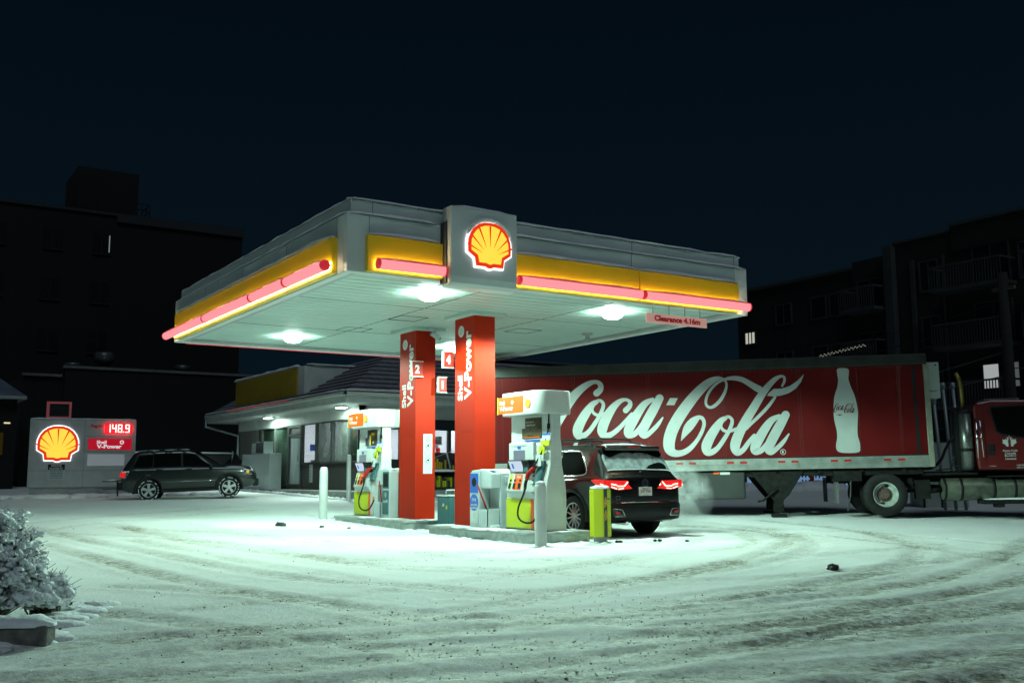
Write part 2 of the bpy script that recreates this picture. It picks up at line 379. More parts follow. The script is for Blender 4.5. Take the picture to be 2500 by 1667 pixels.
def make_ground():
    rows=[-90,-40,-18,-8,-3,0,1.5,2.6]
    d=3.4
    while d<34: rows.append(d); d+=max(.035,d*.0062)
    while d<520: rows.append(d); d*=1.13
    inner=np.linspace(-1,1,330)
    cols=np.concatenate([[-60,-20,-7,-3,-1.8,-1.3,-1.1],inner,[1.1,1.3,1.8,3,7,20,60]])
    rows=np.array(rows); hw=np.where(rows>0,rows*.62+2.5,2.5)
    hw=np.minimum(hw,28)
    Lg=cols[None,:]*hw[:,None]; Dg=np.repeat(rows[:,None],len(cols),1)
    Xg=CAMP.x+F0.x*Dg+R0.x*Lg; Yg=CAMP.y+F0.y*Dg+R0.y*Lg
    s=.024*(Dg-20)-.006*np.maximum(Lg,-9); k=.02
    Zg=np.where(s/k>30,s,k*np.log1p(np.exp(np.minimum(s/k,30)))); Zg=np.minimum(Zg,.85)
    dirt=np.zeros_like(Xg); rut=np.zeros_like(Xg)
    P=np.stack([Xg,Yg],-1); near=(Dg>2)&(Dg<36)&(np.abs(Lg)<30)
    Pn=P[near]; dn=np.zeros(len(Pn)); rn=np.zeros(len(Pn))
    # cheap value noise
    def vn(p,f,seed):
        q=p*f; i=np.floor(q).astype(int); fr=q-i; fr=fr*fr*(3-2*fr)
        h=lambda a,b:(np.sin(a*127.1+b*311.7+seed*74.7)*43758.5453)%1
        return (h(i[:,0],i[:,1])*(1-fr[:,0])+h(i[:,0]+1,i[:,1])*fr[:,0])*(1-fr[:,1])+(h(i[:,0],i[:,1]+1)*(1-fr[:,0])+h(i[:,0]+1,i[:,1]+1)*fr[:,0])*fr[:,1]
    rng=np.random.RandomState(4)
    for ti,t in enumerate(TR):
        c=np.array([q[:2] for q in cat_rom(t,4)])
        for off in (0,1.55):
            tt=np.gradient(c,axis=0); tt/=np.linalg.norm(tt,axis=1)[:,None]+1e-9
            cc=c+np.stack([-tt[:,1],tt[:,0]],1)*off
            best=np.full(len(Pn),1e9)
            for i in range(len(cc)-1):
                a=cc[i];b=cc[i+1];ab=b-a;L2=(ab@ab)+1e-9
                tq=np.clip(((Pn-a)@ab)/L2,0,1); q=a+tq[:,None]*ab
                best=np.minimum(best,np.hypot(*(Pn-q).T))
            w=.17 if ti<6 else .13
            amp=(1.0 if off==0 else .6)*(.7+.5*rng.rand())
            stri=.45+.55*(.5+.5*np.cos(best*2*math.pi/.085+3*vn(Pn,1.3,ti+5)))
            brk=.45+.9*vn(Pn,.7,ti+11)
            dn+=amp*np.exp(-(best/w)**2)*stri*brk+.22*amp*np.exp(-(best/.5)**2)*brk
            rn+=-1.0*np.exp(-(best/w)**2)+.7*np.exp(-((best-.26)/.09)**2)
    dirt[near]=dn; rut[near]=rn
    fine=np.zeros(len(Pn))
    fine=(vn(Pn,.8,1)-.5)*.02+(vn(Pn,3.1,2)-.5)*.010+(vn(Pn,9,3)-.5)*.007*(.4+np.minimum(dn,2))
    # keep the ground smooth and low right round the islands
    isl=((Pn[:,0]>3)&(Pn[:,0]<5.4)&(Pn[:,1]>-.2)&(Pn[:,1]<9.2))
    fine[isl]*=.3
    Zg[near]+=fine+np.clip(rn,-1.4,1.2)*.012
    nr,ncl=Xg.shape
    me=bpy.data.meshes.new('ground')
    v=np.stack([Xg,Yg,Zg],-1).reshape(-1,3); idx=np.arange(nr*ncl).reshape(nr,ncl)
    q=np.stack([idx[:-1,:-1],idx[:-1,1:],idx[1:,1:],idx[1:,:-1]],-1).reshape(-1,4)
    me.vertices.add(len(v)); me.vertices.foreach_set('co',v.ravel())
    me.loops.add(q.size); me.loops.foreach_set('vertex_index',q.ravel().astype(np.int32))
    me.polygons.add(len(q)); me.polygons.foreach_set('loop_start',np.arange(0,q.size,4,dtype=np.int32))
    me.update(calc_edges=True); me.polygons.foreach_set('use_smooth',[True]*len(q)); me.validate()
    at=me.attributes.new('dirt','FLOAT','POINT'); at.data.foreach_set('value',dirt.ravel().astype(np.float32))
    o=bpy.data.objects.new('ground',me); COL.objects.link(o); struct(o)
    m,t,b=new_mat('trampled_snow'); N=t.nodes.new; L=t.links.new
    tc=N('ShaderNodeTexCoord'); A=N('ShaderNodeAttribute'); A.attribute_name='dirt'
    def nz(sc,det=6,rough=.6,dist=0):
        x=N('ShaderNodeTexNoise'); x.inputs['Scale'].default_value=sc; x.inputs['Detail'].default_value=det; x.inputs['Roughness'].default_value=rough; x.inputs['Distortion'].default_value=dist; L(tc.outputs['Object'],x.inputs[0]); return x.outputs[0]
    def mth(op,a,b=None,c=None,cl=False):
        x=N('ShaderNodeMath'); x.operation=op; x.use_clamp=cl
        for i,q in enumerate((a,b,c)):
            if q is None: continue
            if isinstance(q,(int,float)): x.inputs[i].default_value=q
            else: L(q,x.inputs[i])
        return x.outputs[0]
    def mr(a,i0,i1,o0,o1):
        x=N('ShaderNodeMapRange'); L(a,x.inputs[0]); x.inputs[1].default_value=i0;x.inputs[2].default_value=i1;x.inputs[3].default_value=o0;x.inputs[4].default_value=o1; return x.outputs[0]
    n1=nz(.35,4);n2=nz(2.2,7,.65);n3=nz(26,4,.7);n4=nz(75,3,.7);n5=nz(11,6,.8)
    # street side is dirtier than the forecourt
    sp=N('ShaderNodeSeparateXYZ'); L(tc.outputs['Object'],sp.inputs[0])
    dd=mth('ADD',mth('MULTIPLY',sp.outputs['X'],F0.x),mth('MULTIPLY',sp.outputs['Y'],F0.y))
    d0=CAMP.x*F0.x+CAMP.y*F0.y
    street=mr(dd,d0+10.5,d0+4.0,0,.24)
    base=mth('ADD',mth('MULTIPLY',A.outputs['Fac'],.52),street)
    base=mth('ADD',base,mr(n1,.35,.7,-.06,.10))
    patch=mth('MULTIPLY',base,mth('ADD',mr(n5,.40,.62,.0,1.25),mr(n2,.34,.64,-.2,.45)))
    patch=mth('ADD',patch,mth('MULTIPLY',mth('GREATER_THAN',n3,.60),mth('MULTIPLY',base,.45)))
    speck=mth('MULTIPLY',mth('GREATER_THAN',n4,.65),.7)
    fac=mth('ADD',patch,mth('MULTIPLY',speck,mth('ADD',mth('MULTIPLY',base,1.2),.16)),None,True)
    cr=N('ShaderNodeValToRGB'); e=cr.color_ramp.elements
    e[0].position=0; e[0].color=(.82,.85,.85,1); e[1].position=1; e[1].color=(.15,.145,.12,1)
    x=cr.color_ramp.elements.new(.35); x.color=(.58,.60,.57,1); x=cr.color_ramp.elements.new(.65); x.color=(.36,.355,.30,1)
    L(fac,cr.inputs[0]); L(cr.outputs[0],b.inputs['Base Color']); 
    L(mr(fac,0,1,.82,.6),b.inputs['Roughness']); b.inputs['Specular IOR Level'].default_value=.25
    bp=N('ShaderNodeBump'); bp.inputs['Strength'].default_value=1; bp.inputs['Distance'].default_value=.035
    h=mth('ADD',mth('MULTIPLY',n2,.45),mth('ADD',mth('MULTIPLY',n3,.28),mth('MULTIPLY',n4,.12)))
    L(h,bp.inputs['Height']); L(bp.outputs[0],b.inputs['Normal'])
    me.materials.append(m)
make_ground()

def make_crumbs():
    rnd=random.Random(77); mb=MB(); mk=MB()
    vs,fs=ico(1)
    for i in range(3600):
        t=rnd.choice(TR); k=rnd.randrange(len(t)-1); f=rnd.random(); p=Vector(t[k]).lerp(Vector(t[k+1]),f)
        off=rnd.choice((0,0,1.55))+rnd.gauss(0,.28); dr=(Vector(t[k+1])-Vector(t[k])).normalized(); p=p+Vector((-dr.y,dr.x))*off
        dd=(p.x-CAMP.x)*F0.x+(p.y-CAMP.y)*F0.y
        if dd<4.5 or dd>24: continue
        if 3.3<p.x<5.0 and 0<p.y<9: continue
        r=rnd.uniform(.003,.0085)*(1+.7*(rnd.random()<.03)); c=Vector((p.x,p.y,GZ(p.x,p.y)+r*.15))
        (mb if rnd.random()<.33 else mk).add([c+Vector((v[0]*r*rnd.uniform(.7,1.3),v[1]*r*rnd.uniform(.7,1.3),v[2]*r*.7)) for v in vs],fs,0,True)
    a=len(mb.f); mb.add(mk.v,mk.f,1,True)
    o=build('slush_crumbs',mb,[mat('crumb_dark',(.17,.17,.145),.8),mat('crumb_snow',(.62,.64,.62),.9)]); struct(o,'stuff'); o['label']='scattered crumbs of slush along the tyre tracks'; o['category']='slush'
make_crumbs()
# ================================================================== CANOPY
CX,CY,ZB=8.546,9.814,4.25
def snowstrip(mb,a,b,up,outw,r=.055,seed=0,seg=.22,flatn=.7,m=0):
    """lumpy half-round snow lying along edge a->b"""
    a=Vector(a);b=Vector(b);L=(b-a).length;n=max(2,int(L/seg)); t=(b-a)/L; o=Vector(outw); k=7; vs=[];fs=[]
    for i in range(n+1):
        p=a+t*(L*i/n); e=1.0 if 0<i<n else .45
        for j in range(k):
            an=math.pi*j/(k-1)
            q=1+.45*mnoise.noise(Vector((i*.43+seed*7,j*.6,seed)))
            vs.append(p+o*math.cos(an)*r*1.15*q*e+Vector((0,0,1))*(math.sin(an)*r*flatn*q*e))
    for i in range(n):
        for j in range(k-1):
            q=i*k+j; fs.append((q,q+1,q+k+1,q+k))
    fs.append(tuple(range(k))[::-1]); fs.append(tuple(n*k+j for j in range(k)))
    mb.add(vs,fs,m,True)
cnp=thing('fuel_station_canopy','big square white canopy with yellow bands and glowing red light bars over the pumps','canopy',(CX/2,CY/2,ZB))
# soffit planks, running along X
mb=MB(); x=.12
n=34; w=(CY-.30)/n
for i in range(n):
    y0=.15+i*w
    mb.box(.16,y0+.012,ZB+.085,CX-.16,y0+w-.012,ZB+.11)
    mb.box(.16,y0+w-.03,ZB+.078,CX-.16,y0+w-.012,ZB+.10)
    mb.box(.16,y0+w-.012,ZB+.10,CX-.16,y0+w+.012,ZB+.115,1)
part(cnp,'soffit',mb,['soffit','grey'],world=True)
mb=MB()
for yy in (2.95,6.55): mb.box(.17,yy,ZB+.078,CX-.17,yy+.012,ZB+.084)
for xx in (2.9,5.6): mb.box(xx,.17,ZB+.078,xx+.012,CY-.17,ZB+.084)
for (a,b_) in ((2.6,5.9),(2.9,3.9),(5.9,4.2)):
    for q in ((a,b_,a+.6,b_+.01),(a,b_+.6,a+.61,b_+.61),(a,b_,a+.01,b_+.6),(a+.6,b_,a+.61,b_+.6)): mb.box(q[0],q[1],ZB+.070,q[2],q[3],ZB+.077)
parts(cnp,'soffit_seam',mb,'darkgrey',world=True)
# fascia: frame ring lower tier and set-back upper tier
mb=MB(); t=.14
def ring(mb,x0,y0,x1,y1,z0,z1,t,m=0):
    mb.box(x0,y0,z0,x1,y0+t,z1,m); mb.box(x0,y1-t,z0,x1,y1,z1,m); mb.box(x0,y0+t,z0,x0+t,y1-t,z1,m); mb.box(x1-t,y0+t,z0,x1,y1-t,z1,m)
ring(mb,0,0,CX,CY,ZB,5.17,t)
ring(mb,.10,.10,CX-.10,CY-.10,5.17,5.42,.1)
part(cnp,'fascia',mb,'fascia',bev=.012,world=True)
mb=MB()
for xx in (.36,2.9,5.6,8.2): mb.box(xx,-.003,4.86,xx+.008,0,5.165); mb.box(xx+.1,.097,5.18,xx+.108,.0998,5.41)
for yy in (.4,2.6,5.0,7.4): mb.box(-.003,yy,4.86,0,yy+.008,5.165)
parts(cnp,'fascia_seam',mb,'darkgrey',world=True)
mb=MB(); ring(mb,.14,.14,CX-.14,CY-.14,ZB+.02,ZB+.082,.12)
part(cnp,'soffit_trim',mb,'grey',world=True)
mb=MB(); mb.box(.2,.2,5.14,CX-.2,CY-.2,5.36)
part(cnp,'roof_deck',mb,'snow',world=True)
# snow
mb=MB()
snowstrip(mb,(.05,.15,5.42),(CX-.05,.15,5.42),Z,-Y,.07,1); snowstrip(mb,(.15,.05,5.42),(.15,CY-.05,5.42),Z,-X,.07,2)
snowstrip(mb,(0,.045,5.17),(1.60,.045,5.17),Z,-Y,.075,3); snowstrip(mb,(2.94,.045,5.17),(CX,.045,5.17),Z,-Y,.075,4); snowstrip(mb,(.045,0,5.17),(.045,CY,5.17),Z,-X,.075,5)
snowstrip(mb,(.34,-.06,4.85),(1.55,-.06,4.85),Z,-Y,.085,6); snowstrip(mb,(3.0,-.06,4.85),(5.7,-.06,4.85),Z,-Y,.085,7); snowstrip(mb,(5.75,-.06,4.85),(8.2,-.06,4.85),Z,-Y,.085,8)
snowstrip(mb,(-.06,.42,4.85),(-.06,9.3,4.85),Z,-X,.085,9)
snowstrip(mb,(1.72,-.2,5.45),(2.85,-.2,5.45),Z,-Y,.06,10,m=0)
part(cnp,'snow_cap',mb,'snow',world=True)
# yellow bands (boxes 10 cm proud)
def band(x0,x1): 
    mb=MB(); mb.box(x0,-.10,4.27,x1,-.002,4.84); part(cnp,'yellow_band',mb,'yellow',bev=.01,world=True)
band(.30,1.62); band(2.92,5.70); band(5.715,8.22)
mb=MB(); mb.box(-.10,.36,4.27,-.002,9.45,4.84); part(cnp,'yellow_band',mb,'yellow',bev=.01,world=True)
# light bars
def bar(a,b,outw):
    a=Vector(a);b=Vector(b);t=(b-a).normalized(); o=Vector(outw)
    mb=MB(); L=(b-a).length
    mb.tube([a+t*.035,b-t*.035],.084,20,0)
    for e,s_ in ((a,1),(b,-1)): mb.lathe([(0,0),(.06,0),(.087,.008),(.087,.035)],e,t*s_,20,1)
    # dark red cover painting in the tube's dimmer top, and snow
    tb=part(cnp,'light_bar',mb,['pinktube','tubered'],world=True)
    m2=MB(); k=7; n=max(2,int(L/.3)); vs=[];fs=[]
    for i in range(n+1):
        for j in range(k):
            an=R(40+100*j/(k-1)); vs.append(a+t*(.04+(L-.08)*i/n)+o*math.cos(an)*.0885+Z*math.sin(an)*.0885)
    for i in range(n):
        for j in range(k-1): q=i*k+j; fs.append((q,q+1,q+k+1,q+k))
    m2.add(vs,fs,0,True); part(tb,'bar_dim_top',m2,'tubered',world=True)
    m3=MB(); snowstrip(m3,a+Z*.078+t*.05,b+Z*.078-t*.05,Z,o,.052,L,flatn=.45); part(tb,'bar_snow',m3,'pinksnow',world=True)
    # warm led strips behind the bar, washing the yellow panel
    m4=MB(); s0=a-o*.10+t*.03;s1=b-o*.10-t*.03
    for zz in (.05,-.022):
        p=s0+Z*zz; q=s1+Z*zz; m4.tube([p,q],.010,6,0)
    part(tb,'led_strip',m4,'warmstrip',world=True)
zt=4.37; yo=-.225
bar((.40,yo,zt),(1.60,yo,zt),-Y); bar((2.98,yo,zt),(5.66,yo,zt),-Y); bar((5.68,yo,zt),(8.36,yo,zt),-Y)
for y0,y1 in ((.30,1.97),(1.98,3.70),(3.71,6.60),(6.61,9.70)): bar((yo,y0,zt),(yo,y1,zt),-X)
# far sides: thin red bars seen edge-on
for a,b in (((.3,CY+.08,ZB+.045),(8.2,CY+.08,ZB+.045)),):
    mb=MB(); mb.tube([a,b],.05,10,0); part(cnp,'light_bar',mb,['tubered'],world=True)
# emblem box: hangs in front of the fascia, lower edge curls under
prof=[(-.30,5.45),(-.02,5.45),(-.02,4.14),(-.12,4.135),(-.22,4.15),(-.28,4.20),(-.305,4.30)]
mb=MB(); mb.prism([(p[0],p[1]) for p in prof],(1.65,0,0),Y,Z,X*1.26)
part(cnp,'emblem_box',mb,'fascia',bev=.02,world=True)
mb=MB(); mb.box(1.625,-.19,4.2,1.648,-.0,5.2); part(cnp,'emblem_side_recess',mb,'darkgrey',world=True)
mb=MB(); pecten(mb,(2.345,-.306,4.862),X,Z,-Y,.405,0,1,2,.03,.075,sy=.347)
em=part(cnp,'scallop_emblem',mb,['shellyellow','shellred','halowhite'],world=True)
mb=MB(); pts=[]
for j in range(13):
    a=R(20+140*j/12); pts.append((2.345+math.cos(a)*.44,-.35,4.862+math.sin(a)*.415))
mb.tube(pts,[.012]+[.035]*11+[.012],8,0); part(em,'emblem_snow',mb,'snow',world=True)
# ------------------------------------------------------------------ canopy lamps
CL=(.61,1.0,.81)
def batwing(ld,ex_):
    '''wide-throw luminaire: intensity rises towards the sides, as petrol-canopy lamps do'''
    ld.use_nodes=True; t=ld.node_tree; e=[n for n in t.nodes if n.type=='EMISSION'][0]; N=t.nodes.new; L=t.links.new
    tc=N('ShaderNodeTexCoord'); sp=N('ShaderNodeSeparateXYZ'); L(tc.outputs['Normal'],sp.inputs[0])
    ab=N('ShaderNodeMath'); ab.operation='ABSOLUTE'; L(sp.outputs['Z'],ab.inputs[0])
    mx=N('ShaderNodeMath'); mx.operation='MAXIMUM'; L(ab.outputs[0],mx.inputs[0]); mx.inputs[1].default_value=.33
    pw=N('ShaderNodeMath'); pw.operation='POWER'; L(mx.outputs[0],pw.inputs[0]); pw.inputs[1].default_value=-ex_
    L(pw.outputs[0],e.inputs['Strength'])
for (lx,ly),wh in zip(((2.18,1.38),(2.18,7.95),(6.25,1.38),(6.25,7.75)),('nearest the emblem corner','at the far left','at the right by the clearance sign','behind the rear column')):
    t=thing('canopy_light','bright square lamp set in the canopy ceiling '+wh,'lamp',(lx,ly,ZB+.085),group='lamps in the canopy ceiling')
    mb=MB(); mb.box(-.24,-.24,-.012,.24,.24,-.001); part(t,'lamp_frame',mb,'white')
    mb=MB(); mb.lathe([(.205,-.014),(.21,-.05),(.19,-.10),(.13,-.14),(.06,-.155),(0,-.158)],n=28); part(t,'lamp_lens',mb,'lampwhite')  # dome swollen to stand for the halo round the lamp
    ld=bpy.data.lights.new('canopy_lamp','SPOT'); ld.shadow_soft_size=.17; ld.energy=1150; ld.color=CL; ld.spot_size=R(168); ld.spot_blend=.15; ld.energy*=1.0 if ly<3 else (.75 if lx<4 else .42); batwing(ld,1.25 if ly<3 else .35)
    lo=bpy.data.objects.new('lamp_beam',ld); COL.objects.link(lo); lo.parent=t; lo.location=(0,0,-.18)
    ld=bpy.data.lights.new('halo_uplight','SPOT'); ld.spot_size=R(140); ld.spot_blend=1.0; ld.shadow_soft_size=.12; ld.energy=240; ld.color=CL  # added uplight; puts a halo on the ceiling round the lens
    lo=bpy.data.objects.new('halo_uplight',ld); COL.objects.link(lo); lo.parent=t; lo.location=(0,0,-.36); lo.rotation_euler=(math.pi,0,0)
# ------------------------------------------------------------------ columns
def column(y0,y1,zg,lab,flip):
    x0,x1=3.93,4.41
    t=thing('canopy_column',lab,'column',((x0+x1)/2,(y0+y1)/2,zg),group='red columns holding up the canopy')
    mb=MB(); mb.box(x0,y0,zg,x1,y1,ZB+.02); part(t,'shaft',mb,'redcol',bev=.01,world=True)
    mb=MB(); mb.box(x0-.004,y0-.004,2.0,x1+.004,y1+.004,2.006); part(t,'shaft_seam',mb,'darkred',world=True)
    mb=MB(); mb.box(x0-.16,y0-.16,ZB+.015,x1+.16,y1+.16,ZB+.084); part(t,'collar',mb,'soffit',bev=.006,world=True)
    mb=MB(); Ux=Z; Vx=Y  # reading upwards; glyph tops to the left, which is +Y
    xf=x0-.0035; dy=y1-y0
    # Z cross Y = -X : faces the street side
    text(mb,'V-Power',(xf,y0+dy*.14,2.63),Ux,Vx,1.36,dy*.36,.03,off=0)
    text(mb,'Shell',(xf,y0+dy*.585,2.62),Ux,Vx,.50,dy*.25,.03)
    part(t,'lettering',mb,'letter',world=True)
    mb=MB(); c=(4.0-.0,y0+dy*.66)
    ring2d(mb,(0,0),.001,.115,(xf,c[1],c[0]),Z,Y,0,24)
    for k in range(10):
        a=2*math.pi*k/10; p=[(.03*math.cos(a),.03*math.sin(a)),(.085*math.cos(a+.25),.085*math.sin(a+.25)),(.03*math.cos(a+.3),.03*math.sin(a+.3))]
        mb.flat(p,(xf-.002,c[1],c[0]),Z,Y,1)
    part(t,'flame_roundel',mb,['letter','darkred'],world=True)
    return t
c1=column(2.80,3.56,.19,'red column on the nearer pump island carrying number sign 4',0)
c2=column(5.25,6.01,.24,'red column on the farther pump island with safety pictograms and number sign 2',1)
def flag(t,num,x0,x1,y,z0,z1,lab=None):
    mb=MB(); mb.box(x0,y-.03,z0,x1,y+.03,z1); f=part(t,'number_sign',mb,'darkred',bev=.006,world=True)
    mb=MB()
    for q in ((x0-.01,z0-.012,x1+.01,z0+.004),(x0-.01,z1-.004,x1+.01,z1+.012),(x0-.012,z0,x0+.004,z1)): mb.box(q[0],y-.036,q[1],q[2],y+.036,q[3])
    parts(f,'sign_frame',mb,'letter',world=True)
    mb=MB(); w=(x1-x0); text(mb,num,(x0+w*(.27 if num!='1' else .40),y-.034,z0+(z1-z0)*.22),X,Z,w*(.42 if num!='1' else .16),(z1-z0)*.56,.04)
    part(f,'sign_number',mb,'letter',world=True)
flag(c2,'2',3.80,4.06,5.20,3.26,3.58); flag(c2,'1',4.40,4.60,5.12,2.94,3.26); flag(c1,'4',3.70,3.93,3.64,3.30,3.62)
# safety pictograms on the far column
mb=MB(); mb.box(4.12,5.240,1.20,4.335,5.2495,2.04); pn=part(c2,'safety_notice',mb,'letter',world=True)
mb=MB()
for i,z in enumerate((1.95,1.795,1.64,1.485)):
    ring2d(mb,(0,0),.060,.068,(4.227,5.2385,z),X,Z,0,20)
    for a in ((45,135),(45,),(),(40,))[i]:
        d=Vector((math.cos(R(a)),math.sin(R(a)))); p=Vector((-d.y,d.x))*.005
        mb.flat([(d*-.058-p)[:],(d*.058-p)[:],(d*.058+p)[:],(d*-.058+p)[:]],(4.227,5.2385,z),X,Z)
    if i in (1,3): mb.flat([(-.03,-.02),(.0,-.01),(.03,-.03),(.035,.0),(.01,.025),(-.02,.01)],(4.227,5.237,z),X,Z)
mb.box(4.125,5.2385,1.395,4.33,5.2395,1.398)
part(pn,'pictogram',mb,'black',world=True)
# security camera on the far column collar
t=thing('security_camera','small white security camera under the collar of the farther red column','camera',(4.22,5.10,ZB+.06))
mb=MB(); mb.box(-.05,-.03,-.06,.05,.03,0); part(t,'bracket',mb,'white')
T_=Matrix.Rotation(R(28),4,'Y'); mb=MB(); mb.box(-.02,-.045,-.045,.20,.045,.045,T=Matrix.Translation((.02,0,-.11))@T_); part(t,'camera_body',mb,'ltgrey',bev=.01)
mb=MB(); mb.lathe([(0,0),(.03,0),(.03,.02),(0,.02)],(.20,0,-.205),(.9,0,-.45),12); part(t,'camera_lens',mb,'black')
# clearance sign hanging below front fascia
t=thing('clearance_sign','height clearance board tinted with pink bar light hanging on chains under the canopy edge','sign',(6.57,-.12,4.02))
PINKB=mat('pink_glow_board',(.80,.50,.47),.5,emis=((1,.42,.36),.22)); mb=MB(); mb.box(-.74,-.012,-.125,.74,.012,.05); part(t,'board',mb,PINKB)  # pink light of the bars put into the board's colour and emission
mb=MB(); text(mb,'Clearance 4.16m',(-.56,-.0135,-.085),X,Z,1.13,.115,.055); part(t,'lettering',mb,'signred')
mb=MB()
for xx in (-.58,-.19,.2,.58): mb.tube([(xx,0,.05),(xx,0,.23)],.006,6)
parts(t,'chain',mb,'darkgrey')
# small dome sensor below far part of the soffit
t=thing('ceiling_fixture','small round metal fixture under the right side of the canopy ceiling','fixture',(7.72,4.15,ZB+.085))
mb=MB(); mb.lathe([(0,0),(.13,0),(.13,-.03),(.05,-.05),(.05,-.12),(.10,-.14),(.09,-.19),(0,-.21)],n=16); part(t,'fixture_body',mb,'grey')
# ================================================================== PUMP ISLANDS
def island(y0,y1,ztop,lab):
    x0,x1=3.50,4.86
    t=thing('pump_island',lab,'kerb island',((x0+x1)/2,(y0+y1)/2,0),group='raised concrete islands under the canopy')
    mb=MB(); mb.prism(rrect(x0+.03,y0+.03,x1-.03,y1-.03,.10),(0,0,-.15),X,Y,Z*(ztop-.055+.15)); part(t,'kerb',mb,'steeledge',world=True)
    mb=MB(); mb.prism(rrect(x0,y0,x1,y1,.12),(0,0,ztop-.055),X,Y,Z*.055); part(t,'slab',mb,'concrete',bev=.012,world=True)
    mb=MB(); rnd=random.Random(int(y0*10))
    for i in range(46):
        s_=rnd.random()
        if i<26: px,py=x0-.02-rnd.random()*.06,y0+rnd.random()*(y1-y0)
        else: px,py=x0+rnd.random()*(x1-x0),y0-.02-rnd.random()*.06
        r=.05+.07*rnd.random(); mb.blob((px,py,GZ(px,py)-.01),r,(1.1,1.1,.32),0,i,.5,1)
    part(t,'snow_bank',mb,'snow',world=True)['kind']='stuff'
    mb=MB(); rnd=random.Random(5+int(y0))
    for i in range(18):
        px=x0+.15+rnd.random()*(x1-x0-.3);py=y0+.15+rnd.random()*(y1-y0-.3)
        mb.blob((px,py,ztop-.006),.14+.2*rnd.random(),(1,1.6,.055),0,i,.5,2)
    part(t,'snow_dusting',mb,'snow',world=True)
island(.27,3.98,.19,'raised concrete island carrying the nearer fuel pump and red column')
island(4.87,8.62,.245,'raised concrete island carrying the farther fuel pump and red column')
def fuel_pump(lab,loc,second=False):
    t=thing('fuel_pump',lab,'fuel pump',loc,group='fuel pumps')
    h=[(.21,0),(.215,.55),(.208,.72),(.185,.88),(.155,1.0),(.135,1.10),(.125,1.16),(.122,1.50),(.112,1.54),(.105,1.58),(.105,2.03)]
    prof=[(-x,z) for x,z in h]+[(x,z) for x,z in h[::-1]]
    mb=MB(); mb.prism(prof,(0,-.64,0),X,Z,Y*1.28); part(t,'cabinet',mb,'white',bev=.014)
    mb=MB()
    mb.box(-.03,-.6425,1.15,-.026,-.641,2.0); mb.box(-.12,-.6425,1.10,.12,-.641,1.104); mb.box(-.1,-.6425,1.80,.1,-.641,1.803); mb.box(.15,-.6425,.35,.154,-.641,.7)
    mb.box(-.1075,-.40,1.58,-.1055,-.396,2.0); mb.box(-.217,-.45,.05,-.2155,-.446,.55)
    part(t,'cabinet_seam',mb,'grey')
    mb=MB(); mb.box(-.225,-.655,-.02,.225,.655,.012); part(t,'plinth',mb,'black')
    mb=MB(); mb.box(-.224,-.16,.03,-.212,.635,.545); part(t,'yellow_door',mb,'lime',bev=.003)
    mb=MB(); mb.box(-.225,-.245,.03,-.213,-.162,.545); part(t,'orange_stripe',mb,'orange')
    mb=MB(); mb.box(-.185,-.20,1.05,-.12,.60,1.545); part(t,'display_surround',mb,'white',bev=.012)
    mb=MB(); mb.box(-.1895,.07,1.24,-.186,.44,1.41); part(t,'price_display',mb,'screendim')
    mb=MB(); mb.box(-.197,.03,1.487,-.186,.46,1.50); mb.box(-.189,.20,1.428,-.186,.31,1.483,1); part(t,'blue_label',mb,['ltgrey','blue'])
    Ts=Matrix.Translation((-.225,.27,1.13))@Matrix.Rotation(R(-22),4,'Y')
    mb=MB(); mb.box(-.02,-.235,-.115,.02,.22,.115,T=Ts); part(t,'screen_housing',mb,'darkgrey',bev=.008)
    mb=MB(); mb.box(-.024,-.215,-.10,-.021,.20,.10,T=Ts); mb.box(-.0255,.07,-.04,-.0245,.13,.05,1,T=Ts); part(t,'screen',mb,['screen','blue'])
    mb=MB(); mb.box(-.27,-.20,1.0,-.13,.02,1.22); mb.box(-.30,-.215,1.19,-.13,.03,1.235); mb.box(-.23,.52,1.08,-.14,.60,1.19); part(t,'card_reader',mb,'black',bev=.014)
    mb=MB(); mb.box(-.276,-.16,1.02,-.271,-.02,1.10); part(t,'keypad',mb,'teal')
    Tg=Matrix.Translation((-.195,.25,.83))@Matrix.Rotation(R(14),4,'Y')
    mb=MB(); mb.box(-.045,-.23,-.165,-.005,.30,.15,T=Tg); part(t,'grade_panel',mb,'white',bev=.006)
    mb=MB(); mb.box(-.0475,-.16,-.14,-.0455,.10,.14,T=Tg); mb.box(-.0475,.17,-.14,-.0455,.25,.14,1,T=Tg); part(t,'grade_label',mb,['orange','lime'])
    for yy in (-.10,.07,.21):
        mb=MB(); mb.box(-.060,yy-.032,-.12,-.048,yy+.032,-.02,T=Tg); mb.box(-.056,yy-.026,.01,-.048,yy+.026,.05,T=Tg); part(t,'grade_button',mb,'black',bev=.004)
    mb=MB(); text(mb,'Shell',tuple(Tg@Vector((-.0492,.02,.075))),-Y,Tg.to_3x3()@Z,.11,.042,.03); part(t,'grade_lettering',mb,'letter')
    mb=MB(); mb.prism([(0,0),(-.13,0),(-.02,-.13),(0,-.13)],(-.203,-.32,.68),X,Z,Y*.78); part(t,'tray',mb,'ltgrey',bev=.006)
    mb=MB()
    for z in (.80,.87,.94): mb.box(-.225+(z-.8)*.25,-.30,z,-.18+(z-.8)*.2,-.17,z+.012)
    parts(t,'receipt_slot',mb,'black')
    mb=MB()
    if second: pecten(mb,(-.2175,-.42,.40),-Y,Z,-X,.05,0,1,None,.004)
    else: pecten(mb,(-.2175,-.52,.42),-Y,Z,-X,.035,0,1,None,.004)
    part(t,'scallop_badge',mb,['yellow','signred'])
    mb=MB(); mb.box(-.118,-.36,1.62,-.106,.26,1.80); mb.box(-.116,-.36,1.80,-.106,.16,1.985); part(t,'poster',mb,'poster')
    mb=MB()
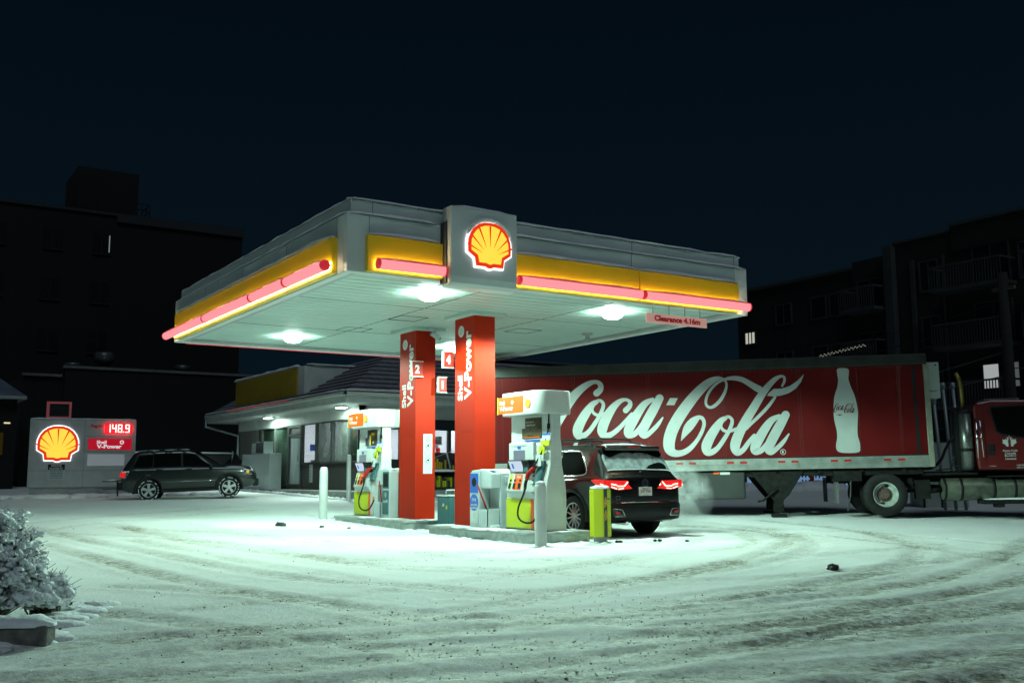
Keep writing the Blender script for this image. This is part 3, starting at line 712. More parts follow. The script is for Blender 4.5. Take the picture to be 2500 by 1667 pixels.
    if not second:
        text(mb,'Fuel Up for',(-.1185,.13,1.89),-Y,Z,.26,.034,.02); text(mb,'a New Flavour!',(-.1185,.13,1.84),-Y,Z,.30,.034,.02); mb.box(-.1192,-.3,1.63,-.1185,.2,1.645,3)
    else:
        mb.box(-.120,.08,1.64,-.1185,.14,1.92,1); mb.box(-.120,-.03,1.63,-.1185,.04,1.86,2); text(mb,'WIN',(-.1195,-.06,1.85),-Y,Z,.17,.07,.02,m=2); text(mb,'3',(-.1195,-.12,1.66),-Y,Z,.06,.06,.02)
    part(t,'poster_lettering',mb,['letter','blue','yellow','orange'])
    mb=MB(); mb.box(-.135,-.32,1.565,-.122,.16,1.59); part(t,'blue_strip',mb,'blue')
    Tn=Matrix.Translation((-.19,-.42,1.0))@Matrix.Rotation(R(18),4,'Y')
    mb=MB(); mb.box(-.03,-.09,-.20,.02,.10,.22,T=Tn); part(t,'nozzle_boot',mb,'teal',bev=.012)
    mb=MB(); mb.tube([(-.36,-.24,.88),(-.34,-.26,.98),(-.29,-.31,1.06),(-.22,-.38,1.13)],[.030,.048,.042,.022],10); mb.tube([(-.33,-.25,1.0),(-.38,-.27,.95),(-.36,-.29,.88)],.010,6)
    nz=part(t,'nozzle',mb,'darkred')
    mb=MB(); mb.tube([(-.36,-.24,.90),(-.37,-.22,.80),(-.36,-.20,.72)],[.028,.030,.022],10); part(nz,'nozzle_grip',mb,'black')
    mb=MB(); hp=[(-.12,-.60,2.03),(-.125,-.60,1.92),(-.13,-.60,1.80),(-.15,-.57,1.62),(-.20,-.50,1.38),(-.26,-.40,1.18),(-.29,-.32,1.08)]
    mb.tube([tuple(v) for v in cat_rom(hp,5)],.014,8)
    lp=[(-.36,-.20,.74),(-.38,-.15,.60),(-.39,-.02,.40),(-.37,.02,.24),(-.34,-.08,.15),(-.30,-.28,.14),(-.27,-.42,.24),(-.215,-.46,.38)]
    mb.tube([tuple(v) for v in cat_rom(lp,6)],.017,8)
    hs=part(t,'hose',mb,'rubber')
    mb=MB(); mb.tube([(-.125,-.60,1.86),(-.13,-.60,1.77)],.030,10); part(hs,'swivel',mb,'black')
    mb=MB(); mb.box(-.165,-.70,1.56,-.155,-.46,1.69); mb.box(-.168,-.70,1.655,-.154,-.46,1.69,1); mb.box(-.185,-.70,1.47,-.175,-.44,1.56,2); mb.box(-.205,-.58,1.33,-.195,-.40,1.46,2); mb.box(-.245,-.52,1.12,-.235,-.36,1.32,0)
    part(hs,'hose_tag',mb,['letter','blue','lime'],bev=.002)
    mb=MB(); mb.prism(rrect(-.40,-.70,.40,.66,.26,8),(0,0,2.03),X,Y,Z*.41,0,True); vv=part(t,'header',mb,'white',bev=.012)
    mb=MB(); mb.box(-.4045,-.22,2.07,-.4008,.62,2.37); mb.box(-.4048,.625,2.06,-.4008,.65,2.38,1); part(vv,'header_panel',mb,['orange','lime'])
    mb=MB(); text(mb,'Shell',(-.4065,.57,2.23),-Y,Z,.18,.075,.035); text(mb,'V-Power',(-.4065,.57,2.12),-Y,Z,.46,.09,.035)
    ring2d(mb,(0,0),.015,.038,(-.4065,.14,2.265),-Y,Z); part(vv,'header_lettering',mb,'letter')
    mb=MB(); pecten(mb,(-.401,-.36,2.22),-Y,Z,-X,.085,0,1,None,.005); part(vv,'header_scallop',mb,['yellow','signred'])
    mb=MB(); snowstrip(mb,(-.22,-.5,2.44),(-.22,.5,2.44),Z,-X,.09,3,flatn=.2); snowstrip(mb,(.16,-.5,2.44),(.16,.5,2.44),Z,-X,.12,3,flatn=.15); part(vv,'header_snow',mb,'snow')
    return t
fuel_pump('white fuel pump with lime panel in front of the red lettered trailer',(4.215,1.12,.19))
fuel_pump('white fuel pump with lime panel in front of the store windows',(4.215,7.85,.245),True)
def service_unit(lab,loc,mirror,kind):
    s_=-1 if mirror else 1
    t=thing('waste_and_squeegee_unit',lab,'waste bin',loc,group='grey plastic waste and squeegee units')
    # shell: two bays, arched top (profile in y,z)
    n=10; top=[]
    for i in range(n+1):
        a=math.pi*i/n; top.append((-.36*math.cos(a),1.0+.075*math.sin(a)))
    prof=[(-.36,0),(.36,0)]+[( y_,z_) for y_,z_ in top[::-1]]
    mb=MB(); mb.prism(prof,(-.10,0,0),Y,Z,X*.42); 
    mb.prism([(s_*y_,z_) for y_,z_ in ((.01,0),(.36,0),(.36,1.0),(.27,1.06),(.01,1.075))],(-.34,0,0),Y,Z,X*.24)
    mb.prism([(s_*y_,z_) for y_,z_ in ((-.36,.72),(.01,.72),(.01,1.075),(-.2,1.06),(-.36,1.0))],(-.30,0,0),Y,Z,X*.20)
    mb.box(-.345,s_*-.36,0,-.10,s_*-.0,.06)
    part(t,'housing',mb,'ltgrey',bev=.02)
    mb=MB(); y0,y1=sorted((s_*-.35,s_*-.01))
    mb.box(-.38,y0,.02,-.36,y1,.34); mb.box(-.38,y0,.02,-.12,y0+.02,.34); mb.box(-.38,y1-.02,.02,-.12,y1,.34)
    for k in range(4): mb.box(-.386,y0+.06+k*.07,.08,-.38,y0+.08+k*.07,.28)
    part(t,'bucket',mb,'ltgrey',bev=.008)
    mb=MB(); mb.tube([(-.26,s_*-.18,.28),(-.40,s_*-.02,.80)],.014,8); mb.box(-.36,s_*-.3,.76,-.24,s_*-.1,.78) if 0 else None
    part(t,'squeegee_handle',mb,'darkred')
    mb=MB(); y0,y1=sorted((s_*.04,s_*.33))
    col='blue' if kind=='r' else 'teal'
    mb.box(-.3475,y0,.64,-.341,y1,1.0); mb.prism(rrect(y0,.08,y1,.60,.03),(-.341,0,0),Y,Z,-X*.006,1)
    part(t,'front_panel',mb,[col,'letter' if kind=='r' else 'teal'])
    mb=MB(); ring2d(mb,(0,0),.001,.085,(-.3485,(y0+y1)/2,.84),-Y,Z,0,18) if kind=='r' else mb.box(-.349,y0+.03,.68,-.3476,y1-.03,.96); part(t,'slot',mb,'black')
    mb=MB()
    if kind=='r':
        yc=(y0+y1)/2; ring2d(mb,(0,0),.001,.155,(-.3488,yc,.46),-Y,Z,0,28)
        text(mb,'returnable',(-.3505,yc+.12,.40),-Y,Z,.24,.04,.03,m=1); text(mb,'containers',(-.3505,yc+.12,.345),-Y,Z,.24,.038,.03,m=1)
        text(mb,'O=$',(-.3505,yc+.075,.475),-Y,Z,.15,.07,.03,m=1); mb.box(-.3488,yc-.012,.17,-.3476,yc+.012,.27,2)
        part(t,'label',mb,['blue','letter','grey'])
    else:
        yc=(y0+y1)/2; text(mb,'landfill',(-.3505,yc+.11,.33),-Y,Z,.22,.07,.03,m=1); ring2d(mb,(0,0),.045,.053,(-.349,yc,.50),-Y,Z,1,18); mb.box(-.350,yc-.012,.47,-.3478,yc+.012,.53,1)
        part(t,'label',mb,['teal','letter'])
    # raised ribs on the end panel that faces the street
    mb=MB()
    for k,z in enumerate((.12,.36,.60,.82)):
        mb.prism(rrect(-.0,z,.28,z+.13,.02),(0,-.36 if True else 0,0),X,Z,-Y*.012)
    parts(t,'end_rib',mb,'ltgrey',bev=.006)
    mb=MB(); snowstrip(mb,(-.2,-.34,1.05),(-.2,.34,1.05),Z,-X,.09,9,flatn=.35); snowstrip(mb,(.1,-.34,1.04),(.1,.34,1.04),Z,-X,.16,8,flatn=.3); part(t,'unit_snow',mb,'snow')
service_unit('grey plastic unit with blue returnable containers roundel beside the nearer column',(4.12,2.36,.19),False,'r')
service_unit('grey plastic unit with dark landfill panel beside the farther column',(4.12,6.52,.245),True,'l')
# teal bin standing between the islands
t=thing('litter_bin','squat teal metal bin with a wire handle between the two red columns','bin',(4.42,4.43,.03))
mb=MB(); mb.box(-.27,-.24,0,.27,.24,.70); part(t,'bin_body',mb,'teal',bev=.015)
mb=MB(); mb.box(-.285,-.255,.70,.285,.255,.735); part(t,'lid',mb,'ltgrey',bev=.008)
mb=MB(); mb.tube([(-.2,0,.735),(-.19,0,.83),(.19,0,.83),(.2,0,.735)],.012,8); part(t,'handle',mb,'white')
mb=MB(); mb.flat([(-.05,0),(.03,0),(.04,.05),(-.01,.07)],(-.272,-.02,.5),-Y,Z); mb.flat([(0,0),(.07,.01),(.06,.09),(.01,.07)],(-.272,-.12,.44),-Y,Z,1); mb.box(-.0,-.2415,.34,.27,-.2402,.344,2); parts(t,'sticker',mb,['letter','lime','darkgrey'])
# bollards
def bollard(lab,x,y,h,r,mt='white',lean=0,grp='white bollards'):
    z=GZ(x,y)-.03
    t=thing('bollard',lab,'bollard',(x,y,z),group=grp)
    mb=MB(); mb.lathe([(r,0),(r,h),(r*.96,h+.03),(r*.7,h+.06),(r*.3,h+.075),(0,h+.078)],n=24); part(t,'post',mb,mt)
    mb=MB(); mb.lathe([(r*1.03,h-.45),(r*1.035,h-.448),(r*1.035,h-.434),(r*1.03,h-.432)],n=24); mb.lathe([(r*1.02,h-.1),(r*1.03,h-.098),(r*1.03,h-.09),(r*1.02,h-.088)],n=24); part(t,'band',mb,'white')
    mb=MB(); mb.blob((0,0,h+.065),r*.85,(1,1,.45),0,int(x*7),.3,2); part(t,'cap_snow',mb,'snow')
    mb=MB()
    for i in range(14):
        a=i*.9; mb.blob((math.cos(a)*(r+.06),math.sin(a)*(r+.06),.02),.07,(1.1,1.1,.5),0,i,.5,1)
    part(t,'base_snow',mb,'snow')
    return t
bollard('fat white bollard at the front corner of the nearer island',3.30,-.36,.985,.097)
bollard('white bollard standing alone at the left end of the farther island',3.42,8.98,1.17,.10)
bollard('slim pale bollard by the store kerb behind the farther pump',7.62,17.0,1.45,.075)
t=bollard('short grey bollard wrapped in a lime yellow advertising sleeve with pizza slices',4.72,-.10,.80,.115,'grey',grp='advertising bollard')
mb=MB(); mb.prism([(-.175,-.05),(-.075,-.165),(.10,-.165),(.175,-.05),(.175,.10),(.06,.165),(-.1,.165),(-.175,.07)],(0,0,.135),X,Y,Z*.80); part(t,'sleeve',mb,'lime',bev=.006)
mb=MB(); mb.prism([(-.02,0),(.05,0),(.05,.80),(-.02,.80)],(-.03,-.168,.135),X,Z,-Y*.003); mb.prism([(-.035,0),(.035,0),(.035,.8),(-.035,.8)],(.150,-.112,.135),Vector((.55,.83,0)),Z,Vector((.83,-.55,0))*.004)
part(t,'dark_stripe',mb,'darkgrey')
mp=mat('pizza_print',(.55,.28,.06),.5,noise=(45,.8))
mb=MB()
for z in (.62,.40): mb.flat([(-.03,0),(.03,.04),(.035,.14),(0,.2),(-.035,.12)],(-.015,-.1725,z),X,Z)
part(t,'pizza_slice',mb,mp)
mb=MB()
for xx in (-.115,.06):
    pass
mb.box(-.055+.08,-.1672,.76,.085,-.1660,.785); part(t,'sleeve_label',mb,'blue')
mb=MB(); mb.blob((0,0,.96),.16,(1.05,.95,.24),0,3,.4,3); part(t,'sleeve_snow',mb,'snow')
# ================================================================== SUVs
class Loft:
    def __init__(s,st):
        s.x=[q[0] for q in st]; s.q=[np.array(q[1:],float) for q in st]
    def at(s,x):
        X_=s.x
        if x<=X_[0]: return s.q[0]
        if x>=X_[-1]: return s.q[-1]
        for i in range(len(X_)-1):
            if X_[i]<=x<=X_[i+1]: break
        h=X_[i+1]-X_[i]; t=(x-X_[i])/h; p0,p1=s.q[i],s.q[i+1]
        def slope(j):
            if j<=0: return (s.q[1]-s.q[0])/(X_[1]-X_[0])
            if j>=len(X_)-1: return (s.q[-1]-s.q[-2])/(X_[-1]-X_[-2])
            a=(s.q[j]-s.q[j-1])/(X_[j]-X_[j-1]); b=(s.q[j+1]-s.q[j])/(X_[j+1]-X_[j])
            return np.where(a*b>0,2*a*b/(a+b+np.where(a+b==0,1,0)),0)
        m0,m1=slope(i)*h,slope(i+1)*h
        return (2*t**3-3*t*t+1)*p0+(t**3-2*t*t+t)*m0+(-2*t**3+3*t*t)*p1+(t**3-t*t)*m1
    def ctrl(s,x):
        w,zr,zb,zt,wt=s.at(x); h=max(zt-zb,.01); wb=.955*w
        wt=min(wt,wb-.01)
        return [(0,zr),(.80*w,zr),(.93*w,zr+.035),(.985*w,zr+.16*(zb-zr)+.05),(w,zr+.52*(zb-zr)),(.988*w,zb-.14*(zb-zr)*.6),(wb,zb),
                (wb+(wt-wb)*.90,zb+.84*h),(wt-.045,zb+.965*h),(.66*wt,zb+.998*h+.004),(0,zt+.012)]
    def pt(s,x,t):
        c=s.ctrl(x); t=max(0,min(t,10)); i=min(int(t),9); f=t-i
        P=[np.array(c[j]) for j in (max(i-1,0),i,i+1,min(i+2,10))]
        if i==6 : # keep the side glass nearly flat
            v=P[1]+(P[2]-P[1])*f; v=v+np.array([.012*math.sin(math.pi*f),0])
        else:
            a,b,c_,d=P; 
            if i==5: d=c_
            if i==7: a=b-(c_-b)*.3
            v=.5*((2*b)+(-a+c_)*f+(2*a-5*b+4*c_-d)*f*f+(-a+3*b-3*c_+d)*f**3)
        return Vector((x,float(v[0]),float(v[1])))
    def body(s,mb,xs,ts):
        vs=[];n=len(ts)
        for x in xs:
            for t in ts: vs.append(s.pt(x,t))
            for t in ts[::-1][1:-1]:
                p=s.pt(x,t); vs.append(Vector((p.x,-p.y,p.z)))
        k=2*n-2; fs=[]
        for i in range(len(xs)-1):
            for j in range(k):
                a=i*k+j;b=i*k+(j+1)%k; fs.append((a,b,b+k,a+k))
        fs.append(tuple(range(k))[::-1]); fs.append(tuple((len(xs)-1)*k+j for j in range(k)))
        mb.add(vs,fs,0,True)
    def patch(s,mb,corn,sides=(1,-1),off=.006,nx=14,nt=6,m=0,gap=None):
        """corn: function (u,v in 0..1)->(x,t)"""
        for sd in sides:
            vs=[]
            for i in range(nx+1):
                for j in range(nt+1):
                    x,t=corn(i/nx,j/nt); p=s.pt(x,t)
                    a=s.pt(x+.01,t)-s.pt(x-.01,t); b=s.pt(x,min(t+.03,10))-s.pt(x,max(t-.03,0))
                    nrm=a.cross(b)
                    if nrm.length<1e-9: nrm=Vector((0,0,1))
                    nrm.normalize()
                    if nrm.y<-.02 or (abs(nrm.y)<=.02 and nrm.z<0): nrm=-nrm
                    p=p+nrm*off; vs.append(Vector((p.x,p.y*sd,p.z)))
            w=nt+1; fs=[]
            for i in range(nx):
                for j in range(nt):
                    q=(i*w+j,i*w+j+1,(i+1)*w+j+1,(i+1)*w+j); fs.append(q if sd<0 else q[::-1])
            mb.add(vs,fs,m,True)
def bool_cut(o,cutters):
    for c in cutters:
        md=o.modifiers.new('cut','BOOLEAN'); md.operation='DIFFERENCE'; md.solver='EXACT'; md.object=c
    dg=bpy.context.evaluated_depsgraph_get(); dg.update()
    me=bpy.data.meshes.new_from_object(o.evaluated_get(dg)); old=o.data; o.modifiers.clear(); o.data=me; me.name=o.name
    bpy.data.meshes.remove(old)
    for c in cutters: m_=c.data; bpy.data.objects.remove(c); bpy.data.meshes.remove(m_)
def wheel(t,x,y,r,wd,sd,spokes,rimmat,snow=False):
    """wheel centred (x,y), axis along local y; sd=+1 left (outer face +y)"""
    mb=MB(); a=Y*sd; rr=r*.66; h=wd/2
    mb.lathe([(rr,h*.75),(rr*1.04,h*.95),(r*.80,h*1.02),(r*.93,h*.92),(r,h*.6),(r,-h*.6),(r*.93,-h*.9),(rr,-h*.9)],(x,y,r),a,40)
    w=part(t,'wheel',mb,'rubber')
    mb=MB(); mb.lathe([(rr*1.0,h*.80),(rr*.97,h*.86),(rr*.92,h*.70)],(x,y,r),a,40); mb.lathe([(rr*.92,h*.70),(rr*.88,-h*.5)],(x,y,r),a,40,1)
    mb.lathe([(0,h*.62),(.05,h*.62),(.065,h*.5),(.07,h*.2)],(x,y,r),a,20)
    for k in range(spokes):
        an=2*math.pi*k/spokes+.3; d=Vector((math.cos(an),0,math.sin(an))); p=Vector((-d.z,0,d.x)); wi,wo=(.035,.05) if spokes<8 else (.012,.011)
        c=Vector((x,y,r)); T0=a*(h*.42);T1=a*(h*.66)
        A=[c+d*.05+p*wi,c+d*rr*.95+p*wo,c+d*rr*.95-p*wo,c+d*.05-p*wi]
        vs=[q+T0 for q in A]+[q+T1 for q in A]
        mb.add(vs,[(0,1,2,3),(7,6,5,4),(0,4,5,1),(1,5,6,2),(2,6,7,3),(3,7,4,0)],0)
    part(w,'rim',mb,[rimmat,'black' if spokes>8 else rimmat])
    mb=MB(); mb.lathe([(0,-h*.1),(rr*.9,-h*.1)],(x,y,r),a,24); part(w,'brake_disc',mb,'black')
    if snow:
        mb=MB(); 
        for k in range(46):
            an=2*math.pi*k/46; 
            if random.Random(k).random()<.35: continue
            mb.blob((x+math.cos(an)*r*.9,y+sd*h*.95,r+math.sin(an)*r*.9),.016,(1.3,.5,1.3),0,k,.6,1)
        part(w,'packed_snow',mb,'snow')
def suv_base(name,lab,loc,rz,st,xr,xf,r,track,L,paint,group=None,rot=None):
    t=thing(name,lab,'car',loc,rz,rot=rot)
    lf=Loft(st); xs=[]; 
    x=0
    while x<L: xs.append(x); x+=.012 if x<.16 else (.05 if x<L-.3 else .02)
    xs.append(L)
    ts=[0,.6,1,1.5,2,2.5,3,3.4,3.8,4.2,4.6,5,5.4,5.8,6,6.3,6.7,7,7.3,7.6,8,8.4,8.8,9.3,10]
    mb=MB(); lf.body(mb,xs,ts); b=part(t,'body',mb,paint)
    cut=[]
    for xx in (xr,xf):
        for sd in (1,-1):
            m=MB(); m.lathe([(0,0),(r+.055,0),(r+.055,.6),(0,.6)],(xx,sd*.60,r+.01),Y*sd,36,0,False); cut.append(build('cutter',m,'black'))
    for c_ in cut: c_.matrix_world=Matrix.Identity(4)
    # cut in local space
    par=b.parent; b.parent=None; b.matrix_world=Matrix.Identity(4)
    bool_cut(b,cut); b.parent=par
    mb=MB()
    for xx in (xr,xf):
        for sd in (1,-1):
            vs=[];fs=[];n=26
            for j in range(n+1):
                an=R(-12+204*j/n)
                for (rd,yy) in ((r+.052,.0),(r+.052,.02),(r+.115,.012),(r+.12,-.03)):
                    xq=xx+math.cos(an)*rd; zq=r+.01+math.sin(an)*rd; base=lf.pt(xx+math.cos(an)*(r+.1),4).y-.004
                    vs.append((xq,sd*(base+yy),max(zq,.2)))
            for j in range(n):
                for i in range(3):
                    q=(j*4+i,j*4+i+1,j*4+i+5,j*4+i+4); fs.append(q if sd>0 else q[::-1])
            mb.add(vs,fs,0,True)
    parts(b,'arch_trim',mb,'black' if name!='parked_suv_dark' else 'black')
    mb=MB(); mb.box(.35,-.72,.26,L-.5,.72,.42); mb.box(.2,-.6,.30,.6,.6,.40); part(t,'underbody',mb,'black')
    return t,lf,b
# ---- black SUV at the pump (its back to the camera side)
st=[(0.0,.80,.50,.93,.99,.66),(.03,.86,.42,1.03,1.09,.72),(.07,.90,.36,1.08,1.13,.74),(.14,.925,.32,1.10,1.22,.745),(.24,.94,.29,1.11,1.385,.74),(.36,.95,.27,1.115,1.56,.735),(.44,.955,.26,1.12,1.655,.73),(.55,.958,.26,1.12,1.685,.725),
 (1.2,.965,.25,1.10,1.725,.715),(2.2,.965,.25,1.06,1.735,.71),(2.9,.965,.25,1.03,1.70,.70),(3.3,.965,.25,1.02,1.50,.70),(3.75,.96,.25,1.0,1.12,.74),(3.9,.955,.25,.98,1.08,.78),(4.4,.93,.25,.92,.99,.76),(4.7,.86,.27,.80,.88,.70),(4.82,.78,.33,.66,.72,.62),(4.86,.70,.42,.58,.62,.55)]
t,lf,body=suv_base('sport_utility_vehicle','black sport utility vehicle with lit red tail lamps at the nearer pump',(6.33,.62,.0),R(90),st,1.0,3.79,.385,.82,4.86,'carblack')
for x in (1.0,3.79):
    for sd in (1,-1): wheel(t,x,sd*.83,.385,.245,sd,12,'darkrim' if 0 else 'rim' if sd<0 else 'rim')
# side glass (three panes) with chrome surround
mb=MB()
def quad(x00,x01,x10,x11,t0,t1):  # rear-bottom, rear-top, front-bottom, front-top
    return lambda u,v:((x00*(1-v)+x01*v)*(1-u)+(x10*(1-v)+x11*v)*u, t0+(t1-t0)*v)
lf.patch(mb,quad(.62,.92,1.50,1.52,6.10,6.93)); lf.patch(mb,quad(1.54,1.56,2.48,2.46,6.10,6.95)); lf.patch(mb,quad(2.56,2.54,3.66,3.05,6.10,6.93))
sg=parts(body,'side_window',mb,'carglass')
mb=MB()
for sd in (1,-1):
    pts=[]
    for x,tt in [(3.66,6.06),(2.5,6.06),(1.5,6.06),(.75,6.06),(.60,6.2),(.70,6.5),(.90,6.88),(1.05,6.97),(1.6,6.98),(2.4,6.98),(3.0,6.97)]:
        p=lf.pt(x,tt); pts.append((p.x,sd*(p.y+.008),p.z))
    mb.tube([tuple(v) for v in cat_rom(pts,4)],.011,6)
part(body,'window_trim',mb,'chrome')
mb=MB()
for x in (1.52,2.52):
    for sd in (1,-1):
        vs=[lf.pt(x,tt) for tt in (3.2,4,5,6)]; mb.tube([(p.x,sd*(p.y+.001),p.z) for p in vs],.005,4)
parts(body,'door_gap',mb,'black')
mb=MB()
for x in (1.75,2.75):
    for sd in (1,-1):
        p=lf.pt(x,5.2); mb.tube([(x-.12,sd*(p.y+.005),p.z-.02),(x-.1,sd*(p.y+.035),p.z-.02),(x+.1,sd*(p.y+.035),p.z-.02),(x+.12,sd*(p.y+.005),p.z-.02)],.014,6)
parts(body,'door_handle',mb,'chrome')
# rear glass: on the sloped tail; frost covers all but a swept fan
mb=MB()
lf.patch(mb,lambda u,v:(.15+.285*u,7.05+.10*u+(10-7.05-.10*u)*v),off=.008,nx=12,nt=12); rg=part(body,'rear_window',mb,'frost')
mb=MB(); lf.patch(mb,lambda u,v:(.325+.03*math.sin(v*9)*(1-u)+(.115-.03*math.sin(v*9)*(1-u))*u,7.2+2.8*v),off=.012,nx=6,nt=16); part(rg,'spoiler_shadow_band',mb,'carglass')  # dark band painted in for the spoiler's shadow on the glass
mb=MB(); lf.patch(mb,lambda u,v:(.160+.075*u*math.sin(math.pi*min(1,.12+.88*v))**.6,8.1+1.5*v),sides=(-1,),off=.012,nx=5,nt=12); part(rg,'wiped_patch',mb,'carglass')
mb=MB(); vs=[]
for sd in (1,-1):
    pts=[]
    for u in range(13):
        x=.15; tt=7.05+2.95*u/12; p=lf.pt(x,tt); pts.append((p.x-.008,sd*p.y,p.z+.006))
    mb.tube(pts,.007,5)
part(rg,'window_edge',mb,'snow')
mb=MB(); q=lf.pt(.17,10); mb.tube([(.10,.0,1.155),(.13,-.0,1.20),(.165,-.16,1.235),(.185,-.34,1.26)],[.028,.02,.012,.008],8); part(rg,'wiper',mb,'black')
mb=MB(); vs=[]
prof=[(.33,1.60),(.30,1.665),(.34,1.695),(.62,1.715),(.62,1.66)]
mb.prism(prof,(0,-.66,0),X,Z,Y*1.32); part(body,'spoiler',mb,'carblack',bev=.012)
mb=MB(); mb.box(.292,-.16,1.66,.30,.16,1.675); part(body,'high_brake_lamp',mb,'taildim')
# tail lamps: clusters wrapping the corner
for sd in (1,-1):
    mb=MB()
    pol=[(.40,.985),(.30,.90),(.62,.875),(.86,.93),(.875,1.0),(.84,1.055),(.58,1.045),(.42,1.045)]
    mb.prism([(y_*sd,z_) for y_,z_ in pol],(-.012,0,0),Y,Z,X*.10)
    sp=[(.02,.93),(.10,.90),(.30,.985),(.42,1.055),(.30,1.075),(.02,1.06)]
    mb.prism(sp,(0,sd*.865,0),X,Z,Y*(sd*.082))
    tl=part(t,'tail_lamp',mb,'tail',bev=.01)
    mb=MB()
    def strip(p,q_,w,xx=-.020): mb.tube([(xx,sd*p[0],p[1]),(xx,sd*q_[0],q_[1])],w,6)
    strip((.42,1.02),(.50,.945),.011); strip((.50,.945),(.66,.945),.012); strip((.68,.965),(.80,.985),.013); strip((.68,.90),(.80,.935),.010); strip((.52,.905),(.64,.895),.008)
    mb.tube([(.02,sd*.955,.965),(.10,sd*.962,.985)],.010,6)
    part(tl,'lamp_filament',mb,'tailhot')
# plate, badge, bumper
mb=MB(); mb.box(-.024,-.155,.845-.08,-.010,.155,.845+.08); pl=part(t,'licence_plate',mb,'plate',bev=.004)
mb=MB(); text(mb,'JUSTYNA',(-.026,.125,.80),-Y,Z,.25,.085,.03); part(pl,'plate_lettering',mb,mat('plate_ink',(.35,.03,.05),.5))
mb=MB(); text(mb,'MISSOURI',(-.0255,.08,.893),-Y,Z,.16,.018,.02); text(mb,'JAN 2024',(-.0255,.06,.772),-Y,Z,.12,.012,.02); part(pl,'plate_small_text',mb,'black')
mb=MB(); ring2d(mb,(0,0),.062,.074,(-.020,0,1.0),-Y,Z,0,24)
for (rx,rz_) in ((.025,.05),(.05,.028)):
    n=20; vs=[]
    for k in (0.82,1.0):
        for j in range(n):
            a=2*math.pi*j/n; vs.append((-.022,rx*k*math.cos(a),1.0+rz_*k*math.sin(a)+(.02 if rx>.03 else 0)))
    mb.add(vs,[(j,n+j,n+(j+1)%n,(j+1)%n) for j in range(n)])
part(t,'badge',mb,'chrome')
mb=MB(); text(mb,'HIGHLANDER',(-.016,.70,.62),-Y,Z,.34,.030,.03); text(mb,'XLE',(-.016,-.56,.63),-Y,Z,.12,.026,.03); mb.box(-.017,.60,.70,-.015,.70,.705); mb.box(-.017,.60,.76,-.015,.70,.765); mb.box(-.017,.60,.70,-.015,.605,.765); mb.box(-.017,.695,.70,-.015,.70,.765)
part(t,'tailgate_lettering',mb,'chrome')
mb=MB(); prof=[(.30,.28),(-.02,.33),(-.07,.45),(-.075,.60),(-.03,.64),(.30,.64)]
ys=[-.92,-.86,-.70,0,.70,.86,.92]; xo=[.20,.07,.0,-.015,.0,.07,.20]; vs=[];fs=[]
for y_,xx in zip(ys,xo):
    for p in prof: vs.append((p[0]+xx if p[0]<.2 else .34,y_,p[1]))
k=len(prof)
for i in range(len(ys)-1):
    for j in range(k): fs.append((i*k+j,i*k+(j+1)%k,(i+1)*k+(j+1)%k,(i+1)*k+j))
fs.append(tuple(range(k))); fs.append(tuple((len(ys)-1)*k+j for j in range(k))[::-1]); mb.add(vs,[f[::-1] for f in fs],0,True)
bp=part(t,'rear_bumper',mb,'black')
mb=MB(); mb.tube([(-.058,-.62,.645),(-.078,0,.652),(-.058,.62,.645)],.007,6); part(bp,'chrome_strip',mb,'chrome')
for sd in (1,-1):
    mb=MB(); mb.prism([(sd*.54,.40),(sd*.60,.52),(sd*.80,.545),(sd*.76,.40)],(-.068,0,0),Y,Z,X*.05,0); rf=part(bp,'reflector_housing',mb,'darkgrey',bev=.004)
    mb=MB(); mb.tube([(-.075,sd*.54,.40),(-.075,sd*.60,.52),(-.06,sd*.80,.545)],.008,5); mb.tube([(-.075,sd*.54,.40),(-.06,sd*.76,.40)],.008,5); part(rf,'reflector_trim',mb,'chrome')
    mb=MB(); mb.box(-.076,sd*.66,.45,-.069,sd*.74,.48); part(rf,'reflector',mb,'taildim')
mb=MB(); mb.tube([(.3,.45,.28),(-.02,.45,.27)],.035,10); part(t,'exhaust_pipe',mb,'chrome')
# roof rails with cross bars
mb=MB()
for sd in (1,-1):
    pts=[(.78,sd*.62,1.70),(.84,sd*.62,1.765),(1.2,sd*.625,1.79),(2.2,sd*.62,1.80),(2.85,sd*.61,1.77),(2.95,sd*.61,1.70)]
    mb.tube([tuple(v) for v in cat_rom(pts,6)],.016,8)
parts(t,'roof_rail',mb,'black')
mb=MB()
for x in (1.15,2.05):
    pts=[(x,-.62,1.79),(x,-.55,1.845),(x,0,1.86),(x,.55,1.845),(x,.62,1.79)]; mb.tube([tuple(v) for v in cat_rom(pts,6)],.018,8)
parts(t,'roof_crossbar',mb,'black')
mb=MB(); mb.blob((.75,-.1,1.715),.3,(1.2,1.5,.10),0,5,.3,3); part(t,'roof_snow',mb,'snow')
mb=MB()
for sd in (1,-1): mb.blob((3.35,sd*1.03,1.10),.12,(.6,.9,.7),0,1,.1,3)
parts(t,'door_mirror',mb,'carblack')
mb=MB()
for sd in (1,-1): mb.box(4.62,sd*.52,.70,4.80,sd*.80,.86)
parts(t,'headlamp',mb,'chrome',bev=.02)
